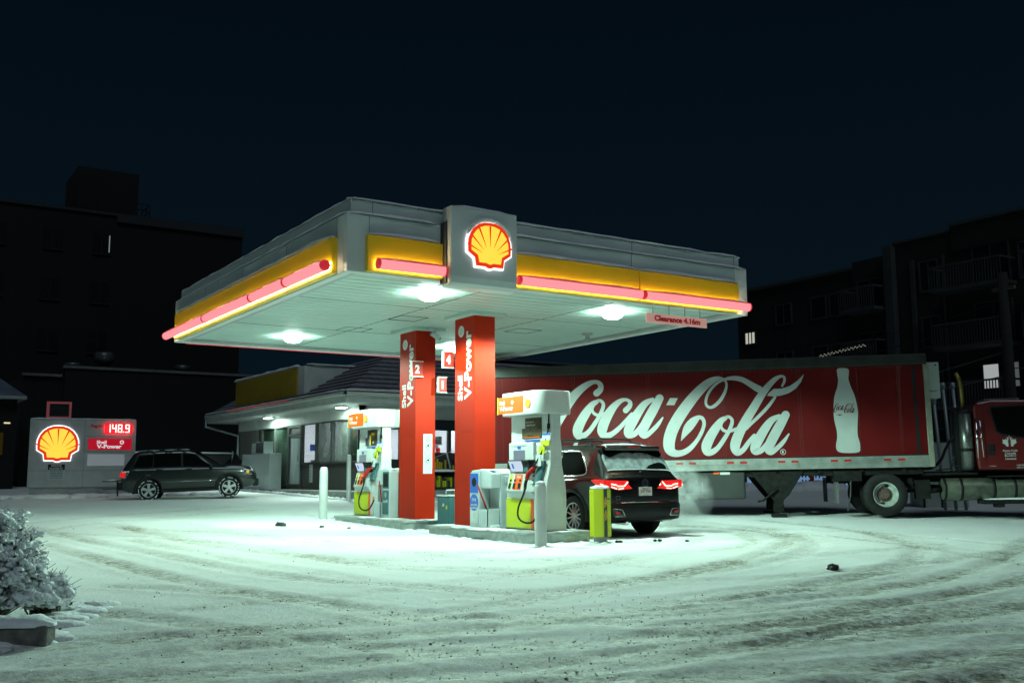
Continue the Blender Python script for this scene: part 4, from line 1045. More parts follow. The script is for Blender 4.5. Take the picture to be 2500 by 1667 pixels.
# ---- dark green older SUV parked side-on
st=[(0,.70,.52,.92,.97,.62),(.03,.78,.44,1.02,1.08,.66),(.08,.84,.38,1.06,1.14,.68),(.18,.875,.34,1.075,1.28,.68),(.32,.885,.32,1.08,1.48,.67),(.46,.89,.31,1.08,1.645,.66),(.6,.892,.30,1.075,1.68,.655),(1.3,.90,.29,1.07,1.71,.65),(2.1,.90,.29,1.06,1.70,.645),(2.36,.90,.29,1.05,1.66,.64),(2.62,.90,.29,1.05,1.53,.65),(2.98,.90,.29,1.05,1.31,.68),(3.28,.895,.29,1.04,1.15,.74),(3.45,.89,.29,1.03,1.13,.78),(3.9,.88,.30,1.01,1.08,.80),(4.2,.85,.34,.97,1.03,.78),(4.34,.80,.40,.88,.95,.72),(4.41,.74,.46,.76,.84,.66),(4.44,.66,.50,.66,.74,.58)]
hd=math.atan2(math.sin(R(-19.5)),math.cos(R(-19.5)))
ex=Vector((math.cos(hd),math.sin(hd),0)); ey=Vector((-ex.y,ex.x,0))
P1=Vector((2.45,21.76,0)); o_=P1-ex*.90+ey*.86; o_.z=.335
t,lf,body=suv_base('sport_utility_vehicle','dark green boxy sport utility vehicle parked side-on between the price sign and the store',o_,0,st,.90,3.52,.355,.78,4.44,'cargreen',rot=(0,R(-2.2),hd))
for x in (.90,3.52):
    for sd in (1,-1): wheel(t,x,sd*.77,.355,.235,sd,5,'rim',snow=True)
mb=MB(); lf.patch(mb,quad(.34,.56,3.20,2.44,6.02,6.97),off=.003,nx=30); part(body,'window_surround',mb,'black')
mb=MB(); lf.patch(mb,quad(.40,.60,1.02,1.05,6.12,6.88)); lf.patch(mb,quad(1.05,1.07,1.95,1.93,6.10,6.94)); lf.patch(mb,quad(2.03,2.01,3.06,2.42,6.10,6.90)); parts(body,'side_window',mb,'carglass')
mb=MB(); lf.patch(mb,lambda u,v:(.11+.32*u,7.1+2.9*v),off=.006,nx=6,nt=8); lf.patch(mb,lambda u,v:(2.42+.78*u,7.1+2.9*v),off=.006,nx=8,nt=8); parts(body,'windscreen',mb,'carglass')
mb=MB()
for sd in (1,-1):
    for x in (1.02,1.99,2.95):
        vs=[lf.pt(x,tt) for tt in (2.8,4,5,6)]; mb.tube([(p.x,sd*(p.y+.001),p.z) for p in vs],.005,4)
parts(body,'door_gap',mb,'black')
mb=MB()
for sd in (1,-1):
    a=[lf.pt(x,3.7) for x in (1.3,2.0,3.05)]; mb.tube([(p.x,sd*(p.y+.006),p.z) for p in a],.009,5)
parts(body,'side_moulding',mb,'chrome')
mb=MB()
for sd in (1,-1):
    for x in (1.25,2.2):
        p=lf.pt(x,5.2); mb.tube([(x-.1,sd*(p.y+.004),p.z),(x-.08,sd*(p.y+.03),p.z),(x+.08,sd*(p.y+.03),p.z),(x+.1,sd*(p.y+.004),p.z)],.013,6)
parts(body,'door_handle',mb,'black')
for sd in (1,-1):
    mb=MB(); mb.prism([(.0,.80),(.16,.78),(.30,1.02),(.04,1.02)],(0,sd*.80,0),X,Z,Y*(sd*.085),0); tl=part(t,'tail_lamp',mb,'chrome',bev=.01)
    mb=MB(); mb.prism([(-.01,.83),(.13,.81),(.20,.99),(.0,.99)],(0,sd*.80,0),X,Z,Y*(sd*.09),0); part(tl,'lamp_lens',mb,'tail',bev=.01)
    mb=MB(); mb.prism([(4.02,.80),(4.30,.74),(4.26,.90),(4.0,.96)],(0,sd*.70,0),X,Z,Y*(sd*.17),0); hl=part(t,'headlamp',mb,'chrome',bev=.01)
    mb=MB(); mb.box(4.10,sd*.79,.80,4.2,sd*.875,.90); part(hl,'turn_lamp',mb,mat('amber_lens',(.8,.45,.03),.3,emis=((1,.6,.05),.25)),bev=.01)
    mb=MB(); mb.blob((2.92,sd*.98,1.08),.11,(.6,.8,.75),0,2,.1,2); parts(t,'door_mirror',mb,'black')
mb=MB(); mb.box(-.10,-.80,.40,.12,.80,.66); mb.box(4.30,-.74,.36,4.50,.74,.62); part(t,'bumper',mb,'black',bev=.04)
mb=MB(); mb.box(-.62,-.55,.70,-.02,.45,.73); mb.box(-.62,-.5,.44,-.05,.4,.47); mb.box(-.22,-.05,.2,-.18,.05,.7); part(t,'cargo_rack',mb,'darkgrey')
mb=MB(); mb.blob((-.33,-.05,.745),.32,(.9,1.5,.10),0,2,.4,2); part(t,'rack_snow',mb,'snow')
mb=MB()
for sd in (1,-1): mb.tube([(.7,sd*.56,1.68),(.75,sd*.56,1.74),(2.1,sd*.56,1.755),(2.2,sd*.56,1.69)],.016,8)
parts(t,'roof_rail',mb,'black')
mb=MB()
for i in range(9): mb.blob((.68+i*.17,-.3+.2*math.sin(i*2.1),1.70),.14,(1.2,2.2,.10),0,i,.5,2)
part(t,'roof_snow',mb,'snow')
mb=MB(); mb.box(1.3,-.92,.30,3.05,-.86,.36); mb.box(1.3,.86,.30,3.05,.92,.36); parts(t,'sill',mb,'black',bev=.01)
STROKES=[[(2.726,1.744,0.168),(2.82,1.833,0.149),(2.824,1.966,0.125),(2.698,2.035,0.101),(2.504,1.976,0.149),(2.257,1.802,0.205),(2.033,1.567,0.254),(1.832,1.283,0.285),(1.668,1.022,0.286),(1.566,0.783,0.278),(1.511,0.52,0.266),(1.59,0.279,0.229),(1.829,0.155,0.144),(2.073,0.316,0.108),(2.2,0.552,0.084)],[(2.768,1.545,0.077),(2.622,1.477,0.132),(2.485,1.301,0.211),(2.334,1.076,0.24),(2.22,0.839,0.252),(2.227,0.683,0.204),(2.347,0.669,0.156),(2.494,0.761,0.12),(2.643,0.948,0.11),(2.781,1.161,0.096),(2.871,1.35,0.091),(2.886,1.47,0.084),(2.828,1.544,0.077),(2.757,1.555,0.077)],[(2.731,1.498,0.06),(2.645,1.429,0.06),(2.601,1.322,0.067),(2.651,1.224,0.077),(2.758,1.18,0.077),(2.89,1.206,0.081),(3.036,1.286,0.096),(3.184,1.413,0.107)],[(3.454,1.286,0.147),(3.553,1.391,0.124),(3.568,1.486,0.1),(3.475,1.554,0.076),(3.331,1.529,0.119),(3.159,1.39,0.179),(2.985,1.155,0.239),(2.87,0.919,0.258),(2.841,0.752,0.239),(2.922,0.655,0.179),(3.09,0.698,0.131),(3.285,0.849,0.114),(3.457,1.023,0.1),(3.605,1.186,0.09)],[(4.139,1.541,0.094),(3.946,1.44,0.166),(3.773,1.229,0.213),(3.623,0.995,0.237),(3.509,0.783,0.237),(3.505,0.665,0.178),(3.636,0.673,0.142),(3.758,0.777,0.13),(3.882,0.941,0.118),(4.032,1.175,0.106),(4.133,1.363,0.094)],[(4.317,1.567,0.198),(4.154,1.29,0.236),(4.016,1.056,0.24),(3.902,0.845,0.236),(3.85,0.704,0.2),(3.918,0.631,0.141),(4.063,0.722,0.118),(4.234,0.884,0.099),(4.377,1.075,0.038)],[(5.945,1.998,0.046),(5.806,2.027,0.093),(5.641,1.973,0.163),(5.449,1.848,0.21),(5.23,1.64,0.245),(5.009,1.385,0.275),(4.787,1.083,0.292),(4.611,0.78,0.299),(4.518,0.499,0.292),(4.522,0.286,0.268),(4.635,0.178,0.186),(4.821,0.181,0.149),(5.011,0.276,0.128),(5.206,0.483,0.097),(5.343,0.715,0.088),(5.398,0.902,0.088),(5.368,1.02,0.093),(5.276,1.058,0.105),(5.144,0.967,0.198),(5.01,0.817,0.221),(4.91,0.666,0.144),(4.81,0.48,0.009)],[(5.945,1.998,0.051),(5.987,1.902,0.056),(5.987,1.807,0.06),(5.941,1.666,0.074),(5.829,1.48,0.083),(5.684,1.343,0.083),(5.565,1.299,0.07),(5.475,1.36,0.065),(5.469,1.491,0.065),(5.534,1.655,0.065),(5.658,1.817,0.065),(5.802,1.932,0.065),(5.944,1.987,0.065),(6.061,2.014,0.088),(6.224,2.013,0.116),(6.384,1.972,0.127),(6.541,1.88,0.138),(6.675,1.786,0.156),(6.786,1.719,0.174)],[(5.976,1.044,0.075),(5.834,0.977,0.13),(5.7,0.805,0.207),(5.551,0.585,0.236),(5.437,0.353,0.247),(5.442,0.201,0.2),(5.557,0.186,0.153),(5.7,0.277,0.118),(5.846,0.461,0.108),(5.982,0.668,0.094),(6.071,0.854,0.089),(6.088,0.971,0.082),(6.034,1.043,0.075),(5.965,1.054,0.075)],[(5.939,0.998,0.058),(5.855,0.93,0.058),(5.812,0.825,0.065),(5.858,0.73,0.074),(5.96,0.688,0.074),(6.088,0.713,0.078),(6.212,0.752,0.083)],[(7.351,1.784,0.055),(7.41,1.904,0.064),(7.408,1.998,0.064),(7.329,2.025,0.068),(7.188,1.958,0.114),(7.02,1.799,0.149),(6.849,1.592,0.183),(6.651,1.292,0.206),(6.453,0.992,0.225),(6.278,0.692,0.238),(6.163,0.437,0.248),(6.132,0.274,0.229),(6.184,0.157,0.156),(6.325,0.224,0.126),(6.471,0.407,0.11),(6.616,0.567,0.1)],[(7.166,1.512,0.059),(7.043,1.351,0.078),(6.898,1.191,0.082),(6.706,1.008,0.082),(6.539,0.861,0.082),(6.419,0.758,0.101)],[(7.24,1.039,0.093),(7.052,0.939,0.162),(6.882,0.733,0.209),(6.734,0.503,0.232),(6.621,0.296,0.232),(6.616,0.18,0.174),(6.742,0.189,0.139),(6.861,0.291,0.128),(6.982,0.451,0.116),(7.131,0.68,0.104),(7.231,0.864,0.093)],[(7.398,1.067,0.194),(7.237,0.796,0.231),(7.1,0.567,0.236),(6.987,0.36,0.232),(6.935,0.222,0.197),(6.999,0.151,0.139),(7.14,0.24,0.116),(7.307,0.399,0.097),(7.448,0.586,0.037)]]
# ================================================================== TRAILER AND TRACTOR
ang=R(-41.5455); tilt=R(.7514)
ex=Vector((math.cos(ang)*math.cos(tilt),math.sin(ang)*math.cos(tilt),math.sin(tilt))); en=Vector((-math.sin(ang),math.cos(ang),0)); ez=ex.cross(en).normalized()
ORG=Vector((7.79,8.35,1.4537))-ez*1.45
def truck_root(name,lab,cat_,dx):
    t=thing(name,lab,cat_)
    p=ORG+ex*dx; t.matrix_world=Matrix(((ex.x,en.x,ez.x,p.x),(ex.y,en.y,ez.y,p.y),(ex.z,en.z,ez.z,p.z),(0,0,0,1))); return t
t=truck_root('semi_trailer','long dark red box trailer with flowing white script and a white bottle shape','trailer',0)
XL,XR=-.85,10.72
mb=MB(); mb.box(XL,0,1.45,XR,2.5,3.67); wl=part(t,'box_body',mb,'trailerred')
mb=MB(); mb.box(XL-.02,-.03,3.67,XR+.09,2.53,3.91); mb.box(XL-.02,-.045,3.66,XR+.09,-.03,3.70); tr=part(t,'top_rail',mb,mat('top_rail_weathered',(.020,.025,.021),.45,metal=.3,noise=(3,.5)),bev=.01)
mb=MB(); mb.box(XL-.02,.02,3.91,XR+.08,2.5,3.935); part(t,'roof_snow',mb,'darkgrey')
mb=MB(); mb.box(XL-.02,-.03,1.17,XR,.02,1.45); mb.box(XL,.02,1.20,XR,2.5,1.44); mb.box(XL-.02,-.045,1.30,XR,-.03,1.315); br=part(t,'bottom_rail',mb,'silver',bev=.006)
mb=MB(); mb.box(XR,-.03,1.17,XR+.13,2.53,3.67); part(t,'corner_post',mb,mat('post_silver',(.24,.25,.20),.4,metal=.3,noise=(3,.3)),bev=.01)
mb=MB(); mb.box(XR-.26,-.006,1.50,XR-.18,0,3.62); mb.box(XL,-.012,1.445,XR,-.002,1.475); part(t,'panel_seam',mb,'black')
# rivets
def rivets(mb,x0,z0,x1,z1,st,s=.007,y=-.003):
    n=int(max(abs(x1-x0),abs(z1-z0))/st)
    for i in range(n+1):
        x=x0+(x1-x0)*i/n; z=z0+(z1-z0)*i/n
        mb.add([(x-s,y,z),(x,y,z-s),(x+s,y,z),(x,y,z+s),(x,y-.005,z)],[(0,1,4),(1,2,4),(2,3,4),(3,0,4)])
mb=MB()
for x in (.10,.28,2.1,2.16,4.0,4.06,5.85,5.91,7.72,7.78,9.15,10.1,10.15): rivets(mb,x,1.52,x,3.62,.055)
rivets(mb,XL,1.49,XR,1.49,.10); rivets(mb,XL,3.62,XR,3.62,.10)
part(t,'rivet',mb,mat('rivet_steel',(.5,.5,.5),.25,metal=.8))['kind']='stuff'
mb=MB(); rivets(mb,XL,1.25,XR,1.25,.16,.009,-.033); rivets(mb,XL,1.40,XR,1.40,.21,.008,-.033); rivets(mb,XL,3.80,XR,3.80,.2,.009,-.033); part(t,'rail_bolt',mb,'darkgrey')['kind']='stuff'
mb=MB()
for x in (.5,1.3,3.05,3.4,4.75,5.07,6.0,6.32,7.24,7.56,8.50,8.82,9.75,10.08): mb.box(x-.085,-.0335,1.335,x+.085,-.0305,1.385)
parts(t,'reflector_tape',mb,'darkred')
# lettering
V0=1.45
for i,s_ in enumerate(STROKES):
    mb=MB(); ribbon(mb,s_,(0,-.004-.0012*i,V0),X,Z,0,7)
    if i==0: lt=MB()
    lt.add(mb.v,[f for f in mb.f])
hy=[(4.577,1.564),(4.772,1.559),(4.676,1.383),(4.476,1.389)]
rb=[(6.973,1.546),(7.01,1.61),(7.142,1.719),(7.336,1.718),(7.545,1.782),(7.733,1.906),(7.889,2.058),(7.811,1.868),(7.677,1.708),(7.489,1.596),(7.304,1.543),(7.121,1.53)]
lt.flat(hy[::-1],(0,-.005,V0),X,Z); lt.flat(rb[::-1],(0,-.022,V0),X,Z)
part(t,'script_lettering',lt,'vinyl')
mb=MB(); ring2d(mb,(7.29,.15),.058,.070,(0,-.005,V0),X,Z,0,28); text(mb,'R',(7.262,-.005,V0+.112),X,Z,.058,.075,.04); part(t,'registered_mark',mb,'vinyl')
bo=[(8.71,2.172),(8.957,2.159),(8.963,1.995),(8.953,1.902),(8.998,1.713),(9.065,1.525),(9.108,1.315),(9.129,1.106),(9.121,0.968),(9.093,0.691),(9.093,0.507),(9.131,0.323),(9.131,0.208),(9.103,0.117),(8.935,0.091),(8.669,0.108),(8.572,0.174),(8.563,0.29),(8.601,0.473),(8.6,0.658),(8.558,0.89),(8.554,1.099),(8.575,1.377),(8.619,1.562),(8.678,1.723),(8.706,1.909),(8.695,2.015)]
mb=MB(); bs=[tuple(q) for q in cat_rom(bo,4,True)]; mb.flat(bs[::-1],(0,-.005,V0),X,Z); bt=part(t,'bottle_emblem',mb,'vinyl')
mb=MB(); k=.068
def sm(q): return [((x-1.49)*k*1.20+8.565,(v*k*1.75)+1.02,w*k*1.35) for x,v,w in q]
for i,s_ in enumerate(STROKES):
    z=0 if i<6 else .045
    # Coca above-left, Cola larger on the right
    q=[(x,v+(.42 if i<6 else .32),w) for x,v,w in s_]; ribbon(mb,sm(q),(0,-.007-.0003*i,V0),X,Z,0,5,rnd=False)
mb.flat([(8.58,1.03),(8.70,1.045),(8.78,1.03),(8.72,1.022),(8.70,1.0),(8.66,1.025)][::-1],(0,-.0075,V0),X,Z)
part(bt,'bottle_lettering',mb,mat('dark_red_vinyl',(.09,.006,.01),.5))
# undercarriage
mb=MB(); mb.box(XL,.15,1.0,10.6,.35,1.18); mb.box(XL,2.1,1.0,10.6,2.3,1.18)
for x in range(0,11): mb.box(x+.1,.1,1.05,x+.2,2.4,1.17)
part(t,'chassis',mb,'dirt')
mb=MB(); mb.box(4.60,.08,.46,6.35,.9,1.14); ub=part(t,'side_box',mb,mat('grimy_box',(.018,.022,.020),.6,noise=(4,.4)),bev=.04)
mb=MB(); mb.box(4.70,.070,.60,5.30,.082,.61); mb.box(4.70,.070,.60,4.71,.082,.86); mb.box(5.29,.070,.60,5.30,.082,.88); part(ub,'box_snow_edge',mb,'snow')
mb=MB(); ring2d(mb,(5.16,.90),.022,.036,(0,.066,0),X,Z,0,16); mb.box(5.58,.06,1.085,5.72,.078,1.13,1); mb.box(5.74,.06,1.07,5.98,.078,1.13); part(ub,'box_sticker',mb,['letter','orange'])
mb=MB(); mb.prism([(6.45,1.15),(7.80,1.15),(7.40,.55),(7.26,.42),(7.24,.24),(7.04,.24),(7.02,.42),(6.86,.62)],(0,.10,0),X,Z,Y*.10); mb.prism([(6.45,1.15),(7.80,1.15),(7.40,.55),(7.26,.42),(7.24,.24),(7.04,.24),(7.02,.42),(6.86,.62)],(0,2.2,0),X,Z,Y*.10)
mb.box(7.02,.12,.12,7.26,.36,.34); mb.box(7.02,2.1,.12,7.26,2.3,.34); mb.box(6.96,.02,.0,7.32,.40,.09); mb.box(6.96,2.0,.0,7.32,2.4,.09); mb.tube([(7.14,.3,.55),(7.14,2.1,.55)],.05,8); mb.tube([(7.1,.02,.7),(6.75,.0,.42),(6.62,.02,.40)],.03,8)
parts(t,'landing_leg',mb,'dirt',bev=.02)
def bigwheel(t,x,y,r,wd,sd,hub,face='vinyl'):
    mb=MB(); a=Y*sd; h=wd/2; rr=r*.56
    mb.lathe([(rr,h*.7),(rr*1.05,h*.95),(r*.78,h*1.0),(r*.95,h*.9),(r,h*.7),(r,-h*.7),(r*.95,-h*.9),(rr,-h*.9)],(x,y,r),a,48); w=part(t,'wheel',mb,'rubber')
    mb=MB(); mb.lathe([(rr*1.03,h*.86),(rr*.96,h*.90),(rr*.90,h*.55),(rr*.82,-h*.25),(rr*.66,-h*.35),(rr*.60,-h*.3)],(x,y,r),a,40); part(w,'rim',mb,mat('rim_grimy',(.33,.37,.33),.45,noise=(7,.35)))
    mb=MB(); mb.lathe([(rr*.62,-h*.4),(rr*.60,-h*.15),(rr*.42,-h*.1),(rr*.38,h*.2),(rr*.2,h*.25),(0,h*.25)],(x,y,r),a,10,0,False)
    for k in range(10):
        an=2*math.pi*k/10; mb.tube([(x+math.cos(an)*rr*.5,y-sd*h*.15,r+math.sin(an)*rr*.5),(x+math.cos(an)*rr*.5,y+sd*h*.05,r+math.sin(an)*rr*.5)],.014,6)
    part(w,'hub',mb,mat('rusty_hub',(.10,.06,.05),.8,noise=(20,.5)))
    mb=MB()
    for k in range(2):
        an=R(75+180*k) ; mb.blob((x+math.cos(an)*rr*.76,y-sd*h*.22,r+math.sin(an)*rr*.76),.045,(1.3,.3,.8),0,0,0,2)
    part(w,'hand_hole',mb,'black')
for x in (.9,2.15):
    for y_,sd in ((.17,-1),(2.33,1)): bigwheel(t,x,y_+.06*sd*-1,.50,.28,sd,0)
mb=MB(); mb.box(.85,.3,.45,.95,2.2,.58); mb.box(2.1,.3,.45,2.2,2.2,.58); parts(t,'axle',mb,'dirt')
# nose-mounted heater box
mb=MB(); mb.box(10.86,.25,2.84,11.16,2.2,3.73); hb=part(t,'heater_unit',mb,mat('nose_unit_white',(.33,.37,.33),.45,noise=(2,.1)),bev=.015)
mb=MB(); text(mb,'HN-521',(10.945,.2475,3.0),X,Z,.13,.038,.03); mb.box(10.885,.246,3.0,10.93,.2485,3.04); ring2d(mb,(11.08,3.66),.001,.022,(0,.2465,0),X,Z,0,12); part(hb,'unit_lettering',mb,'black')
# ---------------- tractor
D=9.68
t=truck_root('truck_tractor','dark red road tractor with chrome air cleaner coupled to the long trailer','truck',D)
q=lambda x:x-D
mb=MB(); mb.box(-1.15,.75,.80,6.2,.95,1.06); mb.box(-1.15,1.55,.80,6.2,1.75,1.06); mb.box(-1.2,.1,.98,-.7,2.4,1.12); mb.box(-.7,.5,1.06,.9,2.0,1.15); mb.box(.9,.2,.96,2.2,2.3,1.03); part(t,'frame',mb,'dirt',bev=.01)
for y_,sd in ((.10,-1),(2.4,1)): bigwheel(t,0,y_+(-sd)*.10,.52,.28,sd,0)
mb=MB()
for y_ in (.52,1.98): mb.lathe([(.3,.13),(.5,.12),(.52,.08),(.52,-.08),(.5,-.12),(.3,-.13)],(0,y_,.52),Y,36)
mb.box(-.1,.4,.42,.1,2.1,.62); mb.tube([(.1,1.25,.52),(2.6,1.25,.75)],.05,10); part(t,'drive_axle',mb,'dirt')
mb=MB(); mb.box(-1.14,.05,.32,-1.11,.62,.95); mb.box(-1.14,1.9,.32,-1.11,2.45,.95); parts(t,'mud_flap',mb,mat('mud_flap_grey',(.10,.10,.10),.8,noise=(20,.4)))
mb=MB(); mb.tube([(-.80,.05,.95),(-.84,.03,.50),(-.92,.02,.14)],[.02,.016,.025],6); part(t,'hanging_strap',mb,'darkgrey')
mb=MB(); mb.box(-1.2,.02,.86,-.55,.5,1.10); mb.box(.75,.3,.40,1.1,.5,.86); mb.tube([(.8,.4,.55),(1.4,.4,.62)],.06,8); mb.tube([(.55,.5,.75),(1.4,.5,.70)],.03,8); mb.box(.6,.35,.62,.7,.5,.9); parts(t,'suspension',mb,'dirt')
mb=MB(); mb.tube([(1.38,.36,.62),(2.52,.36,.62)],.27,24); mb.tube([(2.55,.36,.62),(3.4,.36,.62)],.27,24); tk=parts(t,'fuel_tank',mb,mat('tank_aluminium',(.12,.135,.10),.4,metal=.5,noise=(5,.4)),bev=.02)
mb=MB()
for x in (1.40,1.78,2.52,3.0): mb.lathe([(.277,-.03),(.28,-.03),(.28,.03),(.277,.03)],(x,.36,.62),X,24)
mb.box(2.4,.02,.90,3.6,.6,.93); part(tk[0],'tank_strap',mb,'black')
mb=MB(); mb.box(2.2,-.02,.26,3.7,.5,.36); mb.box(2.5,.02,.18,2.7,.3,.30); parts(t,'step',mb,'dirt',bev=.02)
mb=MB(); mb.blob((3.0,.2,.37),.45,(1.6,.5,.08),0,4,.4,2); part(t,'step_snow',mb,'snow')
# cab with rounded rear corner
cabp=[(2.20,1.08),(2.16,1.5),(2.17,2.60),(2.26,2.70),(2.6,2.76),(3.35,2.74),(3.75,2.62),(4.10,2.05),(4.15,1.95),(5.75,1.80),(5.95,1.60),(6.0,.95),(4.9,.90),(4.35,1.02)]
mb=MB(); mb.prism(cabp,(0,.12,0),X,Z,Y*2.2); cb=part(t,'cab',mb,'cabred',bev=.05)
mb=MB(); w=[(2.60,2.56),(2.58,2.50),(2.68,2.00),(2.80,1.93),(3.55,1.78),(3.78,2.10),(3.45,2.58)]; mb.prism(w,(0,.118,0),X,Z,-Y*.006); part(cb,'cab_window',mb,'carglass',bev=.004)
mb=MB(); wf=[(x_,z_) for x_,z_ in [(2.56,2.60),(2.54,2.50),(2.65,1.97),(2.79,1.885),(3.58,1.74),(3.83,2.10),(3.48,2.62)]]; mb.prism(wf,(0,.119,0),X,Z,-Y*.003); part(cb,'window_frame',mb,'black')
mb=MB(); mb.box(2.395,.116,1.05,2.402,.119,2.60); mb.box(2.395,.116,1.05,3.62,.119,1.056); mb.box(3.615,.116,1.05,3.622,.119,1.8); part(cb,'door_gap',mb,'black')
mb=MB(); mb.box(2.44,.108,1.42,2.60,.119,1.68); mb.box(2.47,.09,1.55,2.57,.112,1.66); part(cb,'door_handle',mb,'black',bev=.01)
mb=MB(); mb.tube([(2.32,.12,1.35),(2.31,.05,1.38),(2.28,.05,2.25),(2.29,.12,2.28)],.014,8); part(cb,'grab_rail',mb,'chrome')
# maple leaf mark and lettering on the door
lf_=[(0,1.0),(.12,.72),(.30,.80),(.24,.36),(.46,.58),(.54,.44),(.86,.50),(.76,.22),(.92,.10),(.42,-.28),(.46,-.42),(.0,-.42)]
pl=[(x_,y_) for x_,y_ in lf_]+[(-x_,y_) for x_,y_ in lf_[::-1][1:-1]]
mb=MB(); mb.flat([(x_*.185,y_*.185) for x_,y_ in pl][::-1],(2.94,.1135,1.70),X,Z); bs2=[((x_-8.84)*.11,(z_-1.1)*.11) for x_,z_ in bo]; mb.flat(bs2[::-1],(2.94,.1125,1.73),X,Z,1)
for i,(s_,w_) in enumerate((('Coca-Cola',.34),('Canada',.25),('Bottling',.26),('Limited',.24))): text(mb,s_,(2.94-w_/2,.1135,1.50-i*.065),X,Z,w_,.045 if i!=2 else .05,.02)
text(mb,'TARE 5500',(3.06,.1135,1.155),X,Z,.22,.03,.02); text(mb,'GVW 22750',(3.06,.1135,1.10),X,Z,.22,.03,.02); text(mb,'A 7010405',(2.43,.1135,1.15),X,Z,.17,.02,.01)
part(cb,'door_lettering',mb,['letter','cabred'])
mb=MB(); mb.box(2.5,.3,2.77,3.3,.33,2.79); mb.box(2.5,.3,2.77,3.3,2.1,2.775); mb.blob((3.0,1.0,2.78),.5,(1,1.4,.06),1,4,.3,2); part(cb,'roof_fitting',mb,['grey','snow'])
mb=MB(); mb.prism([(4.25,1.9),(4.25,1.0),(4.2,1.9)],(0,.1,0),X,Z,Y*.02); part(cb,'hood_seam',mb,'black')
bigwheel(t,5.05,.2,.50,.28,-1,0); bigwheel(t,5.05,2.3,.50,.28,1,0)
# air cleaner canister and exhaust
mb=MB(); mb.tube([(1.98,.20,1.08),(1.98,.20,2.47)],.145,28); ac=part(t,'air_cleaner',mb,None or mat('perforated_steel',(.25,.26,.25),.3,metal=.8,noise=(60,.9)))
mb=MB(); mb.lathe([(.15,1.07),(.155,1.07),(.155,1.10),(.15,1.10)],(1.98,.20,0),Z,28); mb.lathe([(.15,1.52),(.153,1.52),(.153,1.60),(.15,1.60)],(1.98,.20,0),Z,28); mb.lathe([(.0,2.56),(.11,2.56),(.155,2.50),(.155,2.45)],(1.98,.20,0),Z,28); mb.box(1.78,.3,1.05,2.15,.6,2.5,0); part(ac,'canister_band',mb,'black')
mb=MB(); mb.tube([(2.02,.42,2.4),(2.0,.42,3.10),(1.97,.42,3.32),(1.90,.42,3.46)],.05,12); part(t,'exhaust_stack',mb,mat('yellowed_chrome',(.28,.22,.06),.35,metal=.6,noise=(5,.3)))
mb=MB(); mb.tube([(2.21,.15,1.35),(2.21,.12,2.3)],.03,8); part(t,'air_tube',mb,'chrome')
mb=MB()
mb.tube([tuple(v) for v in cat_rom([(1.95,.6,1.85),(1.75,.45,1.88),(1.55,.40,1.62),(1.42,.40,1.35),(1.20,.45,1.15),(.85,.5,1.12),(.4,.6,1.14)],6)],.035,8)
mb.tube([tuple(v) for v in cat_rom([(1.9,.4,1.6),(1.72,.3,1.40),(1.62,.3,1.28),(1.70,.3,1.18),(1.9,.3,1.2)],6)],.02,8)
mb.tube([tuple(v) for v in cat_rom([(1.95,.5,1.45),(1.72,.4,1.30),(1.66,.4,1.20),(1.60,.4,1.12),(1.3,.5,1.08)],6)],.012,6)
part(t,'coupling_hose',mb,'rubber')
# ================================================================== STORE
ZP=.68; XW,YW=8.5,18.2; XE,YE=7.6,17.29; YN=33.0; XR_=27.0
mb=MB(); mb.box(7.75,16.6,-.2,XR_+1,35,ZP); mb.box(7.70,16.55,.30,7.75,35,ZP-.01); struct(build('sidewalk',mb,'concrete',bev=.02))
mb=MB()
for i in range(40):
    y_=16.7+i*.44; mb.blob((7.66,y_,GZ(7.6,y_)+.02),.22,(.5,1.3,.35),0,i,.5,2)
for i in range(22): mb.blob((7.8+.5*i,16.45,GZ(7.8+.5*i,16.4)+.02),.25,(1.3,.6,.35),0,i,.5,2)
o=build('snow',mb,'snow'); struct(o,'stuff'); o['label']='low snow ridge ploughed against the store kerb'; o['category']='snow'
s=thing('convenience_store','single-storey grey petrol station store with tiled snowy roof and dark windows','building',(XW,YW,ZP))
# west wall pieces: brick end, dark panels under the glass
mb=MB(); mb.box(XW,28.2,ZP,XW+.25,31.0,3.63); mb.box(XW,30.9,ZP,XR_,31.15,3.63); mb.box(XW+.0,28.15,ZP,XW+.26,28.35,3.63); part(s,'wall',mb,'brick',world=True)
mb=MB(); mb.box(XW+.02,YW+.02,ZP,XW+.22,23.5,1.66); mb.box(XW+.04,24.9,ZP,XW+.22,28.2,ZP+.12); part(s,'window_base',mb,'darkpanel',bev=.01,world=True)
mb=MB(); mb.box(XW-.02,YW-.02,3.16,XW+.25,31.0,3.63); mb.box(XW,YW-.02,3.16,XR_,YW+.25,3.63); part(s,'wall_band',mb,'storeband',world=True)
mb=MB(); mb.box(XW+.02,YW+.02,ZP,13.4,YW+.22,1.72); part(s,'shopfront_base',mb,'darkpanel',world=True)
mb=MB(); mb.box(13.4,YW,ZP,XR_,YW+.25,3.2); mb.box(XR_-.2,YW,ZP,XR_,31,3.63); part(s,'wall',mb,'brick',world=True)
# soffit + fascia
mb=MB(); mb.box(XE+.05,YE+.05,3.60,XR_,YN-.05,3.64); part(s,'eave_soffit',mb,'storeband',world=True)
mb=MB(); mb.box(XE,YE,3.62,XE+.06,YN,3.96); mb.box(XE+.06,YE,3.62,XR_,YE+.06,3.96); mb.box(XE+.06,YN-.06,3.62,XR_,YN,3.96)
mb.box(XE-.1,YE-.1,3.86,XE,YN,3.965); mb.box(XE-.1,YE-.1,3.86,XR_,YE,3.965); part(s,'fascia',mb,'storeband',bev=.01,world=True)
